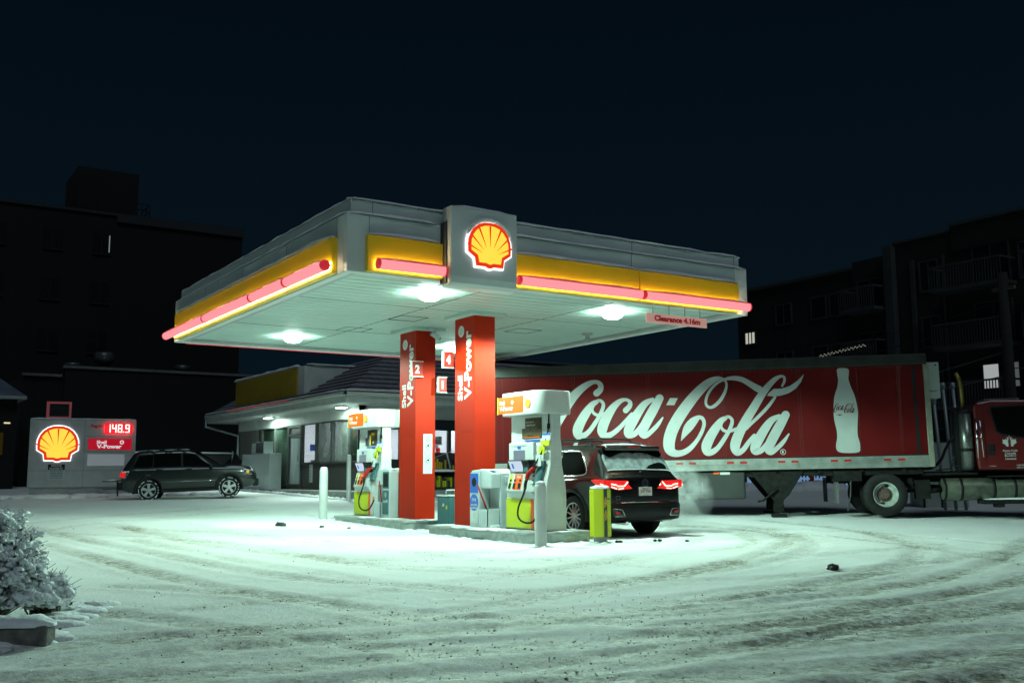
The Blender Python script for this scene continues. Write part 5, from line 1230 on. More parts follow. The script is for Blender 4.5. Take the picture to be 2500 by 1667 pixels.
# downpipe at the left end
mb=MB(); mb.tube([(XE-.05,YN-.1,3.86),(XE-.05,YN-.1,3.45),(XW-.06,30.95,2.98),(XW-.06,30.95,.75)],.05,10); part(s,'downpipe',mb,'ltgrey',world=True)
# tiled mansard
mb=MB(); z0,z1=3.96,5.62; run=2.9
A=[(XE-.04,YE-.04,z0),(XR_,YE-.04,z0),(XR_,YE+run,z1),(XE+run,YE+run,z1)]
n=9
def lerp(a,b,t): return tuple(a[i]+(b[i]-a[i])*t for i in range(3))
for side in (0,1):
    for i in range(n):
        t0,t1=i/n,(i+1)/n
        if side==0: P=[(XE,YE,z0),(XR_,YE,z0),(XR_,YE+run,z1),(XE+run,YE+run,z1)]
        else: P=[(XE,YN,z0),(XE,YE,z0),(XE+run,YE+run,z1),(XE+run,YN,z1)]
        a=lerp(P[0],P[3],t0);b=lerp(P[1],P[2],t0);c=lerp(P[1],P[2],t1);d=lerp(P[0],P[3],t1)
        up=(0,0,.045); au=tuple(a[k]+up[k] for k in range(3)); bu=tuple(b[k]+up[k] for k in range(3))
        mb.add([a,b,bu,au],[(0,1,2,3)]); mb.add([au,bu,c,d],[(0,1,2,3)],1)
mb.add([(XE+run,YE+run,z1),(XR_,YE+run,z1),(XR_,YN,z1),(XE+run,YN,z1)],[(0,1,2,3)],1)
rf=part(s,'roof',mb,['darkgrey',mat('snow_dusted_tiles',(.26,.25,.29),.85,noise=(5,.35))],world=True)
mb=MB(); snowstrip(mb,(XE-.05,YE-.02,4.0),(17,YE-.02,4.0),Z,-Y,.10,2,flatn=.7); snowstrip(mb,(XE-.02,YE,4.0),(XE-.02,YN,4.0),Z,-X,.10,3,flatn=.6); part(rf,'roof_edge_snow',mb,'snow',world=True)
mb=MB(); mb.box(XE+.3,YE-.02,3.99,17,YE+.02,4.06); part(rf,'roof_drip',mb,'darkred',world=True)
# raised sign block with yellow blank panel
mb=MB(); mb.box(8.02,22.1,4.05,10.5,29.9,5.30); mb.box(8.4,22.1,5.28,15.5,22.3,5.34); bl=part(s,'sign_block',mb,'storeband',world=True)
mb=MB(); mb.box(7.97,22.75,4.10,8.018,30.05,5.27); part(bl,'yellow_sign_panel',mb,'dullyellow',bev=.01,world=True)
mb=MB(); snowstrip(mb,(7.98,22.5,5.30),(7.98,30.1,5.30),Z,-X,.12,5,flatn=.7); snowstrip(mb,(8.1,22.1,5.35),(15,22.1,5.35),Z,-Y,.07,5,flatn=.7); part(bl,'block_snow',mb,'snow',world=True)
# windows: frames and panes on the west side
def win(y0,y1,gm,z0=1.70,z1=3.12):
    mb=MB(); t=.05
    mb.box(XW-.02,y0,z0-.06,XW+.1,y1,z0); mb.box(XW-.02,y0,z1,XW+.1,y1,z1+.05); mb.box(XW-.02,y0,z0,XW+.1,y0+t,z1); mb.box(XW-.02,y1-t,z0,XW+.1,y1,z1)
    w=part(s,'window',mb,'darkgrey',world=True); mb=MB(); mb.box(XW+.04,y0+t,z0,XW+.052,y1-t,z1); part(w,'pane',mb,gm,world=True)
win(22.02,23.45,'glass'); win(20.52,22.0,'fogglass'); win(18.98,20.5,'fogglass'); win(18.24,18.96,'darkglass')
win(27.98,28.14,'glass'); win(26.4,27.96,'darkglass',ZP+.15); win(24.9,26.38,'darkglass',ZP+.15)
mb=MB(); t=.07
mb.box(XW-.02,23.5,ZP,XW+.1,23.57,3.14); mb.box(XW-.02,24.78,ZP,XW+.1,24.87,3.14); mb.box(XW-.02,23.57,2.74,XW+.1,24.78,2.82); mb.box(XW-.02,23.57,3.08,XW+.1,24.78,3.14); mb.box(XW+.02,23.57,ZP,XW+.08,24.78,ZP+.2)
dr=part(s,'door',mb,'darkgrey',world=True)
mb=MB(); mb.box(XW+.03,23.60,ZP+.2,XW+.06,24.76,2.73); mb.box(XW+.03,23.6,2.83,XW+.05,24.76,3.07,1); part(dr,'door_leaf',mb,[mat('pale_door_leaf',(.33,.38,.40),.6,streak=(4,.25)),'darkpanel'],world=True)  # leaf coloured pale with streaks, dark above
mb=MB(); mb.tube([(XW-.04,23.72,1.55),(XW-.04,23.72,2.0)],.015,6); part(dr,'handle',mb,'chrome',world=True)
mb=MB(); mb.box(XW-.005,22.35,.95,XW+.018,22.62,1.62); pn=part(s,'notice_panel',mb,'ltgrey',world=True)
mb=MB()
for k in range(5): mb.box(XW-.007,22.39,1.0+k*.12,XW-.0052,22.58,1.07+k*.12)
part(pn,'notice_print',mb,'grey',world=True)
# south shopfront
def swin(x0,x1,gm,z0=1.75,z1=3.12):
    mb=MB(); t=.05
    mb.box(x0,YW-.02,z0-.06,x1,YW+.1,z0); mb.box(x0,YW-.02,z1,x1,YW+.1,z1+.05); mb.box(x0,YW-.02,z0,x0+t,YW+.1,z1); mb.box(x1-t,YW-.02,z0,x1,YW+.1,z1)
    w=part(s,'window',mb,'darkgrey',world=True); mb=MB(); mb.box(x0+t,YW+.04,z0,x1-t,YW+.052,z1); part(w,'pane',mb,gm,world=True)
swin(8.75,10.1,'glass'); swin(10.12,12.05,'glass'); swin(12.07,13.38,'glass')
mb=MB(); mb.box(8.8,YW-.03,2.78,13.3,YW+.0,3.12); part(s,'window_valance',mb,mat('navy_valance',(.02,.035,.06),.5),world=True)
mb=MB(); mb.box(9.0,YW+.055,2.0,9.25,YW+.07,2.75); mb.box(9.3,YW+.055,2.35,9.55,YW+.07,2.78,1); part(s,'window_poster',mb,['darkgrey',mat('purple_poster',(.06,.05,.12),.5)],world=True)
# red neon sign in the west window, facing out
mb=MB(); y_=18.75
mb.tube([tuple(v) for v in cat_rom([(XW+.07,y_,3.0),(XW+.07,y_-.16,3.0),(XW+.07,y_-.19,2.9),(XW+.07,y_-.16,2.80),(XW+.07,y_,2.80),(XW+.07,y_-.2,2.78),(XW+.07,y_-.24,2.66),(XW+.07,y_-.16,2.56),(XW+.07,y_,2.56),(XW+.07,y_,3.0)],4)],.022,6)
parts(s,'neon_letter',mb,emit('neon_red',(1,.13,.08),3.0),world=True)
mb=MB(); mb.tube([(XE-.005,22.6,3.98),(XE-.005,30.0,3.98)],.018,6); part(s,'eave_neon_reflection',mb,emit('neon_reflection_glow',(1,.06,.05),.55),world=True)  # glowing strip stands for red neon reflected along the eave
# soffit lamps
for y_,w_ in ((26.1,140),(18.75,120)):
    t=thing('soffit_lamp','bright wall-washing lamp under the store eave '+('above the left windows' if y_>20 else 'at the corner nearest the pumps'),'lamp',(XW-.42,y_,3.60),group='lamps under the store eave')
    mb=MB(); mb.box(-.16,-.22,-.07,.16,.22,0); part(t,'lamp_housing',mb,'white',bev=.01)
    mb=MB(); mb.box(-.13,-.19,-.10,.13,.19,-.071); part(t,'lamp_lens',mb,'lampwhite',bev=.01)
    ld=bpy.data.lights.new('soffit_lamp','AREA'); ld.size=.25; ld.energy=w_; ld.color=(.70,1.0,.84)
    lo=bpy.data.objects.new('lamp_beam',ld); COL.objects.link(lo); lo.parent=t; lo.location=(0,0,-.115)
# interior
mb=MB(); mb.box(XW+.3,YW+.3,ZP,XR_-.3,30.8,ZP+.02); mb.box(XW+.3,26.0,ZP,XR_,26.1,3.6); mb.box(XW+.3,YW+.3,3.56,XR_,30.8,3.60); mb.box(14.2,YW+.3,ZP,14.3,26,3.56); mb.box(XW+.3,22.6,ZP,9.9,22.66,3.56)
part(s,'interior_wall',mb,'storewall',world=True)
mb=MB()
for xx in (9.6,11.6,13.2):
    for yy in (19.4,21.5,24.4): mb.box(xx-.55,yy-.12,3.53,xx+.55,yy+.12,3.555)
part(s,'ceiling_panel',mb,emit('store_ceiling_light',(.92,.96,1.0),44),world=True)
rnd=random.Random(3)
for i,(xx,yy,w_,lab) in enumerate(((10.0,21.2,1.4,'left store window'),(12.4,21.0,1.7,'right store window'))):
    t=thing('goods_shelf','white shelf stacked with red and pale packets seen through the '+lab,'shelf',(xx,yy,ZP+.02),group='goods shelves inside the store')
    mb=MB(); 
    for z in (.3,.75,1.2,1.65): mb.box(-w_/2,-.2,z,w_/2,.2,z+.03)
    mb.box(-w_/2,.18,0,w_/2,.22,2.0); part(t,'rack',mb,'white')
    mb=MB()
    for z in (.33,.78,1.23,1.68):
        x_=-w_/2+.03
        while x_<w_/2-.1:
            ww=.06+rnd.random()*.1; mb.box(x_,-.18,z,x_+ww,.1,z+.12+rnd.random()*.24,rnd.choice([0,0,1,2,3,4])); x_+=ww+.015
    o=part(t,'packet',mb,['signred','white','darkpanel','blue','ltgrey']); o['kind']='stuff'
mb=MB(); mb.box(8.9,23.0,ZP+.02,9.6,23.5,1.8); mb.box(8.86,23.49,2.15,9.3,23.5,2.4,1)
for i in range(12): mb.box(8.95+.05*i,22.95,1.8,8.98+.05*i,23.2,1.9+.3*rnd.random(),rnd.choice([0,1,2]))
o=tag(build('counter',mb,['grey','blue','white']),'cluttered grey counter seen through the lit left store window','counter')
# outdoor display shelves between the columns
t=thing('display_rack','rack of firewood and goods with snowy shelf edges outside the store front','display rack',(11.5,17.55,ZP))
mb=MB(); mb.box(-1.4,-.3,.0,1.4,.3,.08); mb.box(-1.4,-.3,.60,1.4,.3,.66); mb.box(-1.4,.27,0,1.4,.3,1.3); mb.box(-1.4,-.3,0,-1.34,.3,1.3); mb.box(1.34,-.3,0,1.4,.3,1.3); part(t,'frame',mb,'darkgrey')
mb=MB()
for i in range(34):
    mb.box(-1.3+.078*i,-.25,.10,-1.24+.078*i,.2,.28+.22*rnd.random(),rnd.choice([0,0,1,2])); mb.box(-1.3+.078*i,-.25,.67,-1.24+.078*i,.2,.85+.25*rnd.random(),rnd.choice([0,1,1,3]))
o=part(t,'stacked_goods',mb,['wood','darkpanel','lime','dullyellow']); o['kind']='stuff'
mb=MB(); snowstrip(mb,(-1.4,-.3,.63),(1.4,-.3,.63),Z,-Y,.10,3); part(t,'shelf_snow',mb,'snow')
mb=MB(); mb.tube([(-.1,-.35,1.25),(.02,-.38,.75)],.03,8); mb.tube([(-1.3,-.4,.9),(-.2,-.4,1.25),(1.3,-.4,1.7)],.012,5); part(t,'chain_and_post',mb,'grey')
# grey utility cabinet with propped black lid and AC unit on top
t=thing('utility_cabinet','tall pale grey metal cabinet beside the dark green car','cabinet',(8.05,26.8,ZP-.10))
mb=MB(); mb.box(-.25,-1.75,0,.25,1.55,1.52); part(t,'cabinet_body',mb,'ltgrey',bev=.01)
mb=MB(); mb.box(-.2,-.9,1.53,.2,.0,2.0); mb.box(-.21,.0,1.53,-.1,.5,1.95)
for k in range(9): mb.box(-.215,-.9+k*.1,1.56,-.205,-.86+k*.1,1.97,1)
part(t,'vent_unit',mb,['ltgrey','darkgrey'])
tag(build('propped_lid',MB().box(-.03,-.45,0,.03,.45,1.0,T=Matrix.Rotation(R(24),4,'X')@Matrix.Rotation(R(8),4,'Y')),'black',loc=(7.66,29.3,ZP+.45)),'black slatted lid leaning up beside the grey cabinet','lid')
# chain-link fence behind the car
t=thing('chain_link_fence','chain-link fence with snow along its top rail left of the store','fence',(8.4,31.4,.7))
mb=MB()
for x_ in (-7.5,-5.0,-2.5,-.05): mb.tube([(x_,0,0),(x_,0,1.62)],.035,8)
mb.tube([(-7.5,0,1.5),(0,0,1.5)],.025,8); part(t,'post',mb,'grey')
mb=MB(); k=0; x_=-7.5
while x_<0:
    for s_ in (1,-1):
        a=(x_,0.0,0.05);b=(x_+s_*1.4,0,1.45)
        if -7.5<=b[0]<=0: mb.tube([a,b],.006,3,cap=False)
    x_+=.11
o=part(t,'mesh',mb,'ltgrey')
mb=MB(); snowstrip(mb,(-7.5,0,1.52),(0,0,1.52),Z,-Y,.07,3); part(t,'rail_snow',mb,'snow')
# ================================================================== PRICE SIGN
sg=R(-10.1); t=thing('price_sign','low wide grey price sign with glowing scallop emblem and red price digits','sign',(-.69,26.23,.50),sg)
mb=MB(); mb.box(-.03,0,.32,3.57,.55,2.79); part(t,'cabinet',mb,mat('sign_grey_panel',(.40,.43,.43),.5,noise=(2.5,.15)),bev=.02)
mb=MB(); mb.box(.05,.06,0,3.50,.5,.32); part(t,'base',mb,'grey')
mb=MB(); mb.box(1.80,-.003,.32,1.808,.0,2.79); mb.box(0,-.003,.92,3.55,0,.928); mb.box(1.81,-.003,2.17,3.55,0,2.178); mb.box(1.81,-.003,1.595,3.55,0,1.603); part(t,'panel_seam',mb,'darkgrey')
mb=MB(); pecten(mb,(.92,-.002,1.91),X,Z,-Y,.68,0,1,2,.03,.05,sy=.585); part(t,'scallop_emblem',mb,['shellyellow','shellred','halowhite'])
mb=MB(); mb.box(2.48,-.012,2.28,3.44,-.001,2.66); part(t,'led_panel',mb,'ledred')
mb=MB()
def seg(mb,ch,x,z,w,h,t_=.035):
    S={'1':'bc','4':'fgbc','8':'abcdefg','9':'abcdfg'}[ch]
    y0,y1=-.022,-.013
    D_={'a':(x,z+h-t_,x+w,z+h),'d':(x,z,x+w,z+t_),'g':(x,z+h/2-t_/2,x+w,z+h/2+t_/2),'f':(x,z+h/2,x+t_,z+h),'e':(x,z,x+t_,z+h/2),'b':(x+w-t_,z+h/2,x+w,z+h),'c':(x+w-t_,z,x+w,z+h/2)}
    for q_ in S: a=D_[q_]; mb.box(a[0],y0,a[1],a[2],y1,a[3])
seg(mb,'1',2.60,2.32,.08,.30); seg(mb,'4',2.73,2.32,.15,.30); seg(mb,'8',2.93,2.32,.15,.30); mb.box(3.11,-.022,2.32,3.15,-.013,2.36); seg(mb,'9',3.19,2.32,.15,.30)
part(t,'price_digit',mb,'digits')
mb=MB(); text(mb,'Regular',(2.0,-.004,2.47),X,Z,.44,.15,.045); part(t,'grade_lettering',mb,'signred')
mb=MB(); mb.box(1.93,-.012,1.68,3.44,-.001,2.09); rp_=part(t,'red_panel',mb,mat('backlit_panel_red',(.4,.01,.02),.4,emis=((.8,.0,.03),.42)))
mb=MB(); text(mb,'Shell',(2.22,-.014,1.90),X,Z,.34,.12,.03); text(mb,'V-Power',(2.23,-.014,1.73),X,Z,.86,.15,.035); ring2d(mb,(3.09,1.96),.035,.075,(0,-.014,0),X,Z); part(rp_,'panel_lettering',mb,emit('backlit_letter',(.9,.85,.88),.75))
mb=MB(); mb.box(1.93,-.012,1.10,3.2,-.001,1.52); part(t,'blank_light_panel',mb,mat('faint_lit_panel',(.5,.52,.55),.5,emis=((.8,.85,.95),.10)))
mb=MB(); mb.box(.62,-.006,.60,1.20,-.001,1.16); mb.box(.63,-.008,.95,1.19,-.006,1.15,1); pp=part(t,'private_property_plate',mb,['ltgrey','black'])
mb=MB(); text(mb,'PRIVATE',(.74,-.010,1.06),X,Z,.34,.07,.05,m=0); text(mb,'PROPERTY',(.68,-.010,.965),X,Z,.46,.07,.05,m=0)
for k,s_ in enumerate(('Unauthorized','vehicles will be','towed and stored','at owner\'s risk','and expense')): text(mb,s_,(.70,-.0085,.88-k*.06),X,Z,.42,.04,.015,m=1)
part(pp,'plate_lettering',mb,['letter','black'])
mb=MB(); snowstrip(mb,(0,.03,2.79),(3.55,.03,2.79),Z,-Y,.05,4); part(t,'cabinet_snow',mb,'snow')
t=thing('sign_frame','small empty pinkish square frame standing on top of the price sign','sign frame',(-.69+.5,26.23+.1,3.29),sg)
mb=MB(); 
for q_ in ((0,.04,.84,.10),(0,.56,.84,.64),(0,.10,.10,.56),(.76,.10,.84,.56)): mb.box(q_[0],0,q_[1],q_[2],.06,q_[3])
parts(t,'frame_bar',mb,mat('pink_frame',(.45,.16,.18),.5,emis=((1,.02,.05),.06)))
mb=MB(); mb.box(.1,.03,.1,.76,.04,.56); part(t,'dark_board',mb,'black')
ld=bpy.data.lights.new('led_wash_fill','AREA'); ld.shape='RECTANGLE'; ld.size=.9; ld.size_y=.3; ld.energy=14; ld.color=(1,.03,.04)  # added lamp facing the panel, imitating red spill from the digits
lo=bpy.data.objects.new('led_wash_fill',ld); COL.objects.link(lo); lo.parent=bpy.data.objects['price_sign']; lo.location=(2.95,-.06,2.46); lo.rotation_euler=(R(90),0,0)
mb=MB(); rnd=random.Random(8)
for i in range(90):
    u=rnd.random()*10-3.2; p=Vector((-.69,26.23,0))+Vector((math.cos(sg),math.sin(sg),0))*u-Vector((-math.sin(sg),math.cos(sg),0))*(.25+.7*rnd.random())
    mb.blob((p.x,p.y,GZ(p.x,p.y)+.02),.12+.22*rnd.random(),(1.6,1,.35),0,i,.6,2)
o=build('snow',mb,'snow'); struct(o,'stuff'); o['label']='lumpy snow ridge along the kerb under the price sign'; o['category']='snow'
# ================================================================== BACKGROUND BUILDINGS
t=thing('dark_low_building','low flat-roofed dark building with a snowy parapet behind the price sign','building',(6.5,44,.6))
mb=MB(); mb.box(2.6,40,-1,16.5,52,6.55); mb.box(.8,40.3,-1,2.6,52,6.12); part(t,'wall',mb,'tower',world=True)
mb=MB(); mb.box(2.5,39.9,6.55,16.6,40.2,6.68); mb.box(.7,40.1,6.12,2.5,40.4,6.24); part(t,'parapet_snow',mb,mat('parapet_metal',(.13,.13,.14),.8,noise=(1,.3)),world=True)
for (x0,x1,z1,lab) in ((4.2,5.2,7.6,'tall boxy'),(2.8,3.6,6.98,'small low'),(8.3,9.1,7.15,'squat')):
    v=thing('roof_vent',lab+' metal roof vent on the dark low building','roof vent',((x0+x1)/2,41.5,6.55),group='vents on the low dark roof')
    mb=MB(); h=z1-6.55; w=(x1-x0)/2; mb.lathe([(w*.6,0),(w*.6,h*.45),(w,h*.5),(w,h*.9),(w*.8,h),(0,h)],n=14); part(v,'vent_hood',mb,mat('vent_metal',(.10,.11,.12),.4,metal=.5,noise=(3,.3)))
t=thing('small_house','small dark building with snow-covered sloping roof at the left edge','building',(-2.0,38.5,.6))
mb=MB(); mb.box(-9,36.9,-1,.15,40,4.7); part(t,'wall',mb,'tower',world=True)
mb=MB(); mb.add([(-9,36.5,4.85),(.45,36.5,4.85),(-.4,38.5,5.75),(-9,38.5,5.75),(-9,40.3,4.85),(.45,40.3,4.85)],[(0,1,2,3),(3,2,5,4),(1,5,2)]); mb.box(-9,36.45,4.70,.48,40.3,4.84,1); part(t,'roof',mb,[mat('roof_dark_snow',(.10,.12,.17),.9,noise=(2,.3)),'grey'],world=True)  # roof colour far darker and bluer than the other snow
mb=MB(); mb.box(-1.6,36.85,2.2,-.35,36.9,3.2); part(t,'window',mb,emit('dim_sign_reflection',(.20,.15,.02),.10),world=True)  # dim glowing patch painted in for a yellow sign's reflection
mb=MB(); mb.box(-.35,36.83,3.60,-.1,36.89,3.66); part(t,'wall_lamp',mb,emit('tiny_lamp',(1,.85,.5),.9),world=True)
t=thing('tall_apartment_block','tall almost black block with a rooftop plant room behind the price sign','building',(8,58,1))
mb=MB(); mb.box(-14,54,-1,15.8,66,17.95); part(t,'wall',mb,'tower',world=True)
mb=MB(); mb.box(5.3,55.5,17.95,9.1,60,21.35); ph=part(t,'plant_room',mb,'tower',world=True)
mb=MB()
for z_ in (18.6,19.1,19.5): mb.tube([(9.1,56,z_),(10.0,56,z_),(10.0,58,z_)],.03,5)
for q_ in ((9.5,56),(10.0,56),(10.0,57)): mb.tube([(q_[0],q_[1],18.5),(q_[0],q_[1],19.5)],.03,5)
mb.box(9.1,56,18.4,10.0,58,18.5); part(ph,'balcony_rail',mb,'tower',world=True)
mb=MB(); mb.box(-14.1,53.85,17.95,15.9,54.1,18.12); mb.box(7.5,53.8,17.55,15.9,54.0,17.95); part(t,'parapet',mb,mat('parapet_dim',(.022,.026,.032),.9),world=True)
for z_ in (2.6,5.8,9.0,12.2,15.4):
    for x_ in (-12,-9,-6,-3,0,3.2,6.1):
        mb=MB(); mb.box(x_,53.93,z_,x_+1.1,54.0-.002,z_+1.3); w=part(t,'window',mb,'towerwin',world=True)
        mb=MB(); mb.box(x_-.05,53.88,z_-.1,x_+1.15,53.99,z_-.02); mb.box(x_+.52,53.925,z_,x_+.56,53.928,z_+1.3); part(w,'sill',mb,mat('dim_sill',(.012,.014,.016),.9) if 'dim_sill' not in bpy.data.materials else bpy.data.materials['dim_sill'],world=True)
mb=MB(); mb.box(7.08,53.9,15.5,7.14,53.93,16.6); part(t,'lit_curtain_gap',mb,emit('dim_gap',(.5,.6,.6),.35),world=True)
# ---------------- brown apartment building on the right
t=thing('apartment_building','brown brick walk-up apartment building with pale balconies behind the truck','building',(36,12,.8))
XF=34.5
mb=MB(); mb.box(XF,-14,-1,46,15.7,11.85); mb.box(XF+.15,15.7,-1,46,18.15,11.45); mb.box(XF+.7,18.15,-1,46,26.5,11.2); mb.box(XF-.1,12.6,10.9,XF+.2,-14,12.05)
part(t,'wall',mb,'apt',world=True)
mb=MB(); mb.box(XF-.35,15.55,-1,XF-.001,16.0,11.75); mb.box(XF-.12,14.55,-1,XF-.001,14.75,10.9); mb.box(XF-.12,13.0,-1,XF-.001,13.12,10.9); part(t,'pilaster',mb,'aptwhite',world=True)
mb=MB(); mb.box(XF-.2,-14,12.05,XF+.3,12.6,12.16); mb.box(XF-.1,12.6,11.85,XF+.3,15.6,11.93); mb.box(XF+.5,18.2,11.2,XF+.9,26.5,11.32); part(t,'roof_edge',mb,mat('roof_edge_dim',(.05,.048,.045),.9),world=True)
def aw(y0,y1,z0,z1,x=XF,lit=None,n=2):
    mb=MB(); mb.box(x-.05,y0,z0,x-.002,y1,z1); w=part(t,'window',mb,lit or 'aptwin',world=True)
    mb=MB(); f=.07
    for q_ in ((y0-f,z0-f,y1+f,z0),(y0-f,z1,y1+f,z1+f),(y0-f,z0,y0,z1),(y1,z0,y1+f,z1)): mb.box(x-.09,q_[0],q_[1],x-.003,q_[2],q_[3])
    for k in range(1,n): yy=y0+(y1-y0)*k/n; mb.box(x-.075,yy-.03,z0,x-.051,yy+.03,z1)
    part(w,'frame',mb,'aptwhite',world=True)
def balc(y0,y1,z0,x=XF):
    mb=MB(); mb.box(x-1.2,y0,z0-.15,x,y1,z0); b=part(t,'balcony',mb,'aptwhite',world=True)
    mb=MB(); mb.box(x-1.22,y0,z0+.92,x-1.16,y1,z0+1.0); mb.box(x-1.2,y0,z0+.92,x,y0+.05,z0+1.0); mb.box(x-1.2,y1-.05,z0+.92,x,y1,z0+1.0)
    k=int((y1-y0)/.13)
    for i in range(k+1): yy=y0+(y1-y0)*i/k; mb.box(x-1.205,yy-.018,z0,x-1.175,yy+.018,z0+.92)
    part(b,'railing',mb,'aptwhite',world=True)
for i,z_ in enumerate((9.2,6.65,4.1,1.6)):
    aw(13.4,14.25,z_+.2,z_+1.5)
    balc(9.7,13.05,z_-.05); 
    if z_!=4.1: aw(10.0,11.6,z_+.15,z_+1.75)
    balc(5.2,8.9,z_-.05); aw(5.8,7.4,z_+.15,z_+1.7); aw(8.95,9.5,z_+.3,z_+1.5,n=1)
    aw(19.1,20.0,z_-.1,z_+.95,XF+.7,n=1); aw(20.3,21.2,z_-.1,z_+.95,XF+.7,n=1); balc(16.1,18.1,z_-.25,XF+.15); aw(16.4,17.8,z_-.1,z_+1.2,XF+.15); aw(22.6,23.6,z_-.1,z_+.9,XF+.7)
aw(10.75,11.45,4.75,5.75,lit='litwindow',n=1); aw(9.85,10.3,4.75,5.75,lit=emit('dim_room',(.4,.45,.45),.18),n=1)
aw(25.2,25.9,8.3,8.9,XF+.7,lit=emit('lit_bath_window',(.85,.85,.7),.55),n=3)
# string of fairy lights
mb=MB()
for i in range(40):
    f=i/39; mb.blob((32.2,18.3-2.6*f,6.70+.05*math.sin(i*1.9)+.25*f),.018,(1,1,1),0,0,0,1)
tag(build('fairy_lights',mb,emit('fairy_bulbs',(1,.95,.8),.5)),'string of tiny warm lights above the trailer roof','string lights')
mb=MB(); mb.box(-.06,-.06,-.02,.06,.06,.03); mb.box(-.03,-.03,.03,.03,.03,.25,1)
tag(build('wall_light',mb,[emit('tiny_cool_lamp',(.7,1,.95),4),'black'],loc=(24.6,10.0,5.30)),'single tiny bright lamp just over the trailer roof','lamp')
mb=MB(); mb.tube([(24.6,10.0,GZ(24.6,10)),(24.6,10.0,5.5)],.05,8); tag(build('lamp_post',mb,'black'),'thin dark post hidden behind the trailer carrying a tiny lamp','post')
# utility pole and cables
t=thing('utility_pole','dark wooden utility pole in front of the apartment building at the right','pole',(26.0,5.2,GZ(26,5.2)-.2))
mb=MB(); mb.tube([(0,0,0),(0,0,7.8)],[.20,.15],14); part(t,'pole',mb,mat('dark_pole',(.02,.018,.016),.9,noise=(8,.4)))
mb=MB(); mb.box(-.05,-.4,7.2,.05,.4,7.32); part(t,'crossarm',mb,'wood')
def cable(a,b,sag,lab,r=.015,snow=False):
    a=Vector(a);b=Vector(b);p=[]
    for i in range(17): f=i/16; p.append(a.lerp(b,f)-Z*(4*sag*f*(1-f)))
    mb=MB(); mb.tube(p,r,5,sm=True); return tag(build('overhead_cable',mb,mat('snowy_cable',(.10,.12,.13),.9) if snow and 'snowy_cable' not in bpy.data.materials else (bpy.data.materials['snowy_cable'] if snow else 'black')),lab,'cable','cables across the apartment front')
cable((26,5.2,6.9),(33,26,7.0),.4,'topmost thin dark cable sagging from the pole across the apartments'); cable((26,5.2,6.4),(33,26,6.2),.35,'second dark cable under the topmost one across the apartments')
cable((26,5.2,5.2),(33,20,4.9),.25,'snow-dusted cable crossing the lower balconies',.016,True); cable((26,5.2,4.4),(33,19,4.6),.2,'lowest snow-dusted cable crossing the apartments over the truck',.016,True)
cable((26,5.2,6.9),(27,-16,7.2),.4,'dark cable running right from the pole top'); cable((26,5.2,4.6),(27,-16,4.8),.3,'snow-dusted cable running right from the lower pole',.016,True)
# ---------------- yard behind the truck
for (x_,y_,h,lab) in ((19.63,3.55,3.28,'shortest left'),(19.88,3.39,3.70,'tall middle'),(20.12,3.24,3.70,'tall right')):
    z_=GZ(x_,y_); v=thing('vent_pipe',lab+' of the slim galvanised vent pipes behind the truck cab','vent pipe',(x_+.04,y_-.03,z_),group='vent pipes behind the truck',rot=(R(-1.2),R(-3.0),0))
    mb=MB(); mb.tube([(0,0,0),(0,0,h-z_)],.045,10); part(v,'pipe',mb,mat('galv_dull',(.30,.34,.35),.45,metal=.3) if 'galv_dull' not in bpy.data.materials else bpy.data.materials['galv_dull'])
    mb=MB(); mb.lathe([(.045,h-z_-.18),(.07,h-z_-.13),(.07,h-z_),(0,h-z_+.02)],n=12); part(v,'cap',mb,bpy.data.materials['galv_dull'])
t=thing('pale_enclosure','pale green-white panelled enclosure standing behind the truck','enclosure',(20.7,4.3,GZ(20.7,4.3)),R(-36))
mb=MB(); mb.box(-.55,0,0,.75,1.2,1.95); part(t,'panel',mb,mat('pale_enclosure_paint',(.40,.46,.42),.5,streak=(3,.3)),bev=.01)
mb=MB(); mb.box(-.56,-.012,0,-.50,-.002,1.95); mb.box(-.05,-.012,0,.0,-.002,1.95); mb.box(-.56,-.02,1.9,.76,-.002,1.96); part(t,'frame_strip',mb,'dirt')
t=thing('blue_glow_fence','metal picket fence with painted-in blue glow seen under the trailer','fence',(32.4,21,.6))
mb=MB(); a=Vector((31.6,16.2,0));b=Vector((33.3,25.8,0)); n=40
for i in range(n+1):
    p=a.lerp(b,i/n); z_=GZ(p.x,p.y); mb.box(p.x-.03,p.y-.03,z_,p.x+.03,p.y+.03,z_+2.1)
part(t,'picket',mb,'blueglow',world=True)
mb=MB(); za=GZ(a.x,a.y);zb_=GZ(b.x,b.y)
for h in (.35,1.9): mb.tube([(a.x,a.y,za+h),(b.x,b.y,zb_+h)],.05,6)
for i in range(6):
    p=a.lerp(b,i/5); z_=GZ(p.x,p.y); mb.box(p.x-.07,p.y-.07,z_,p.x+.07,p.y+.07,z_+2.2)
part(t,'rail',mb,'blueglow',world=True)
x_,y_=30.6,17.7; t=thing('marker_post','orange marker post standing in the snow under the trailer gap','post',(x_,y_,GZ(x_,y_)-.05))
mb=MB(); mb.tube([(0,0,0),(0,0,2.2)],.10,12); mb.lathe([(0,2.2),(.1,2.2),(.08,2.26),(0,2.28)],n=12); mb.box(-.6,-.3,0,.6,.3,.06); part(t,'post_tube',mb,'orangepost')
x_,y_=31.0,16.9; mb=MB(); mb.tube([(0,0,0),(0,0,2.0)],.05,8); mb.lathe([(0,2.0),(.08,2.0),(.07,2.08),(0,2.1)],n=8); tag(build('pipe_post',mb,'black',loc=(x_,y_,GZ(x_,y_))),'thin dark pipe post right of the orange marker post','post')
mb=MB(); rnd=random.Random(2)
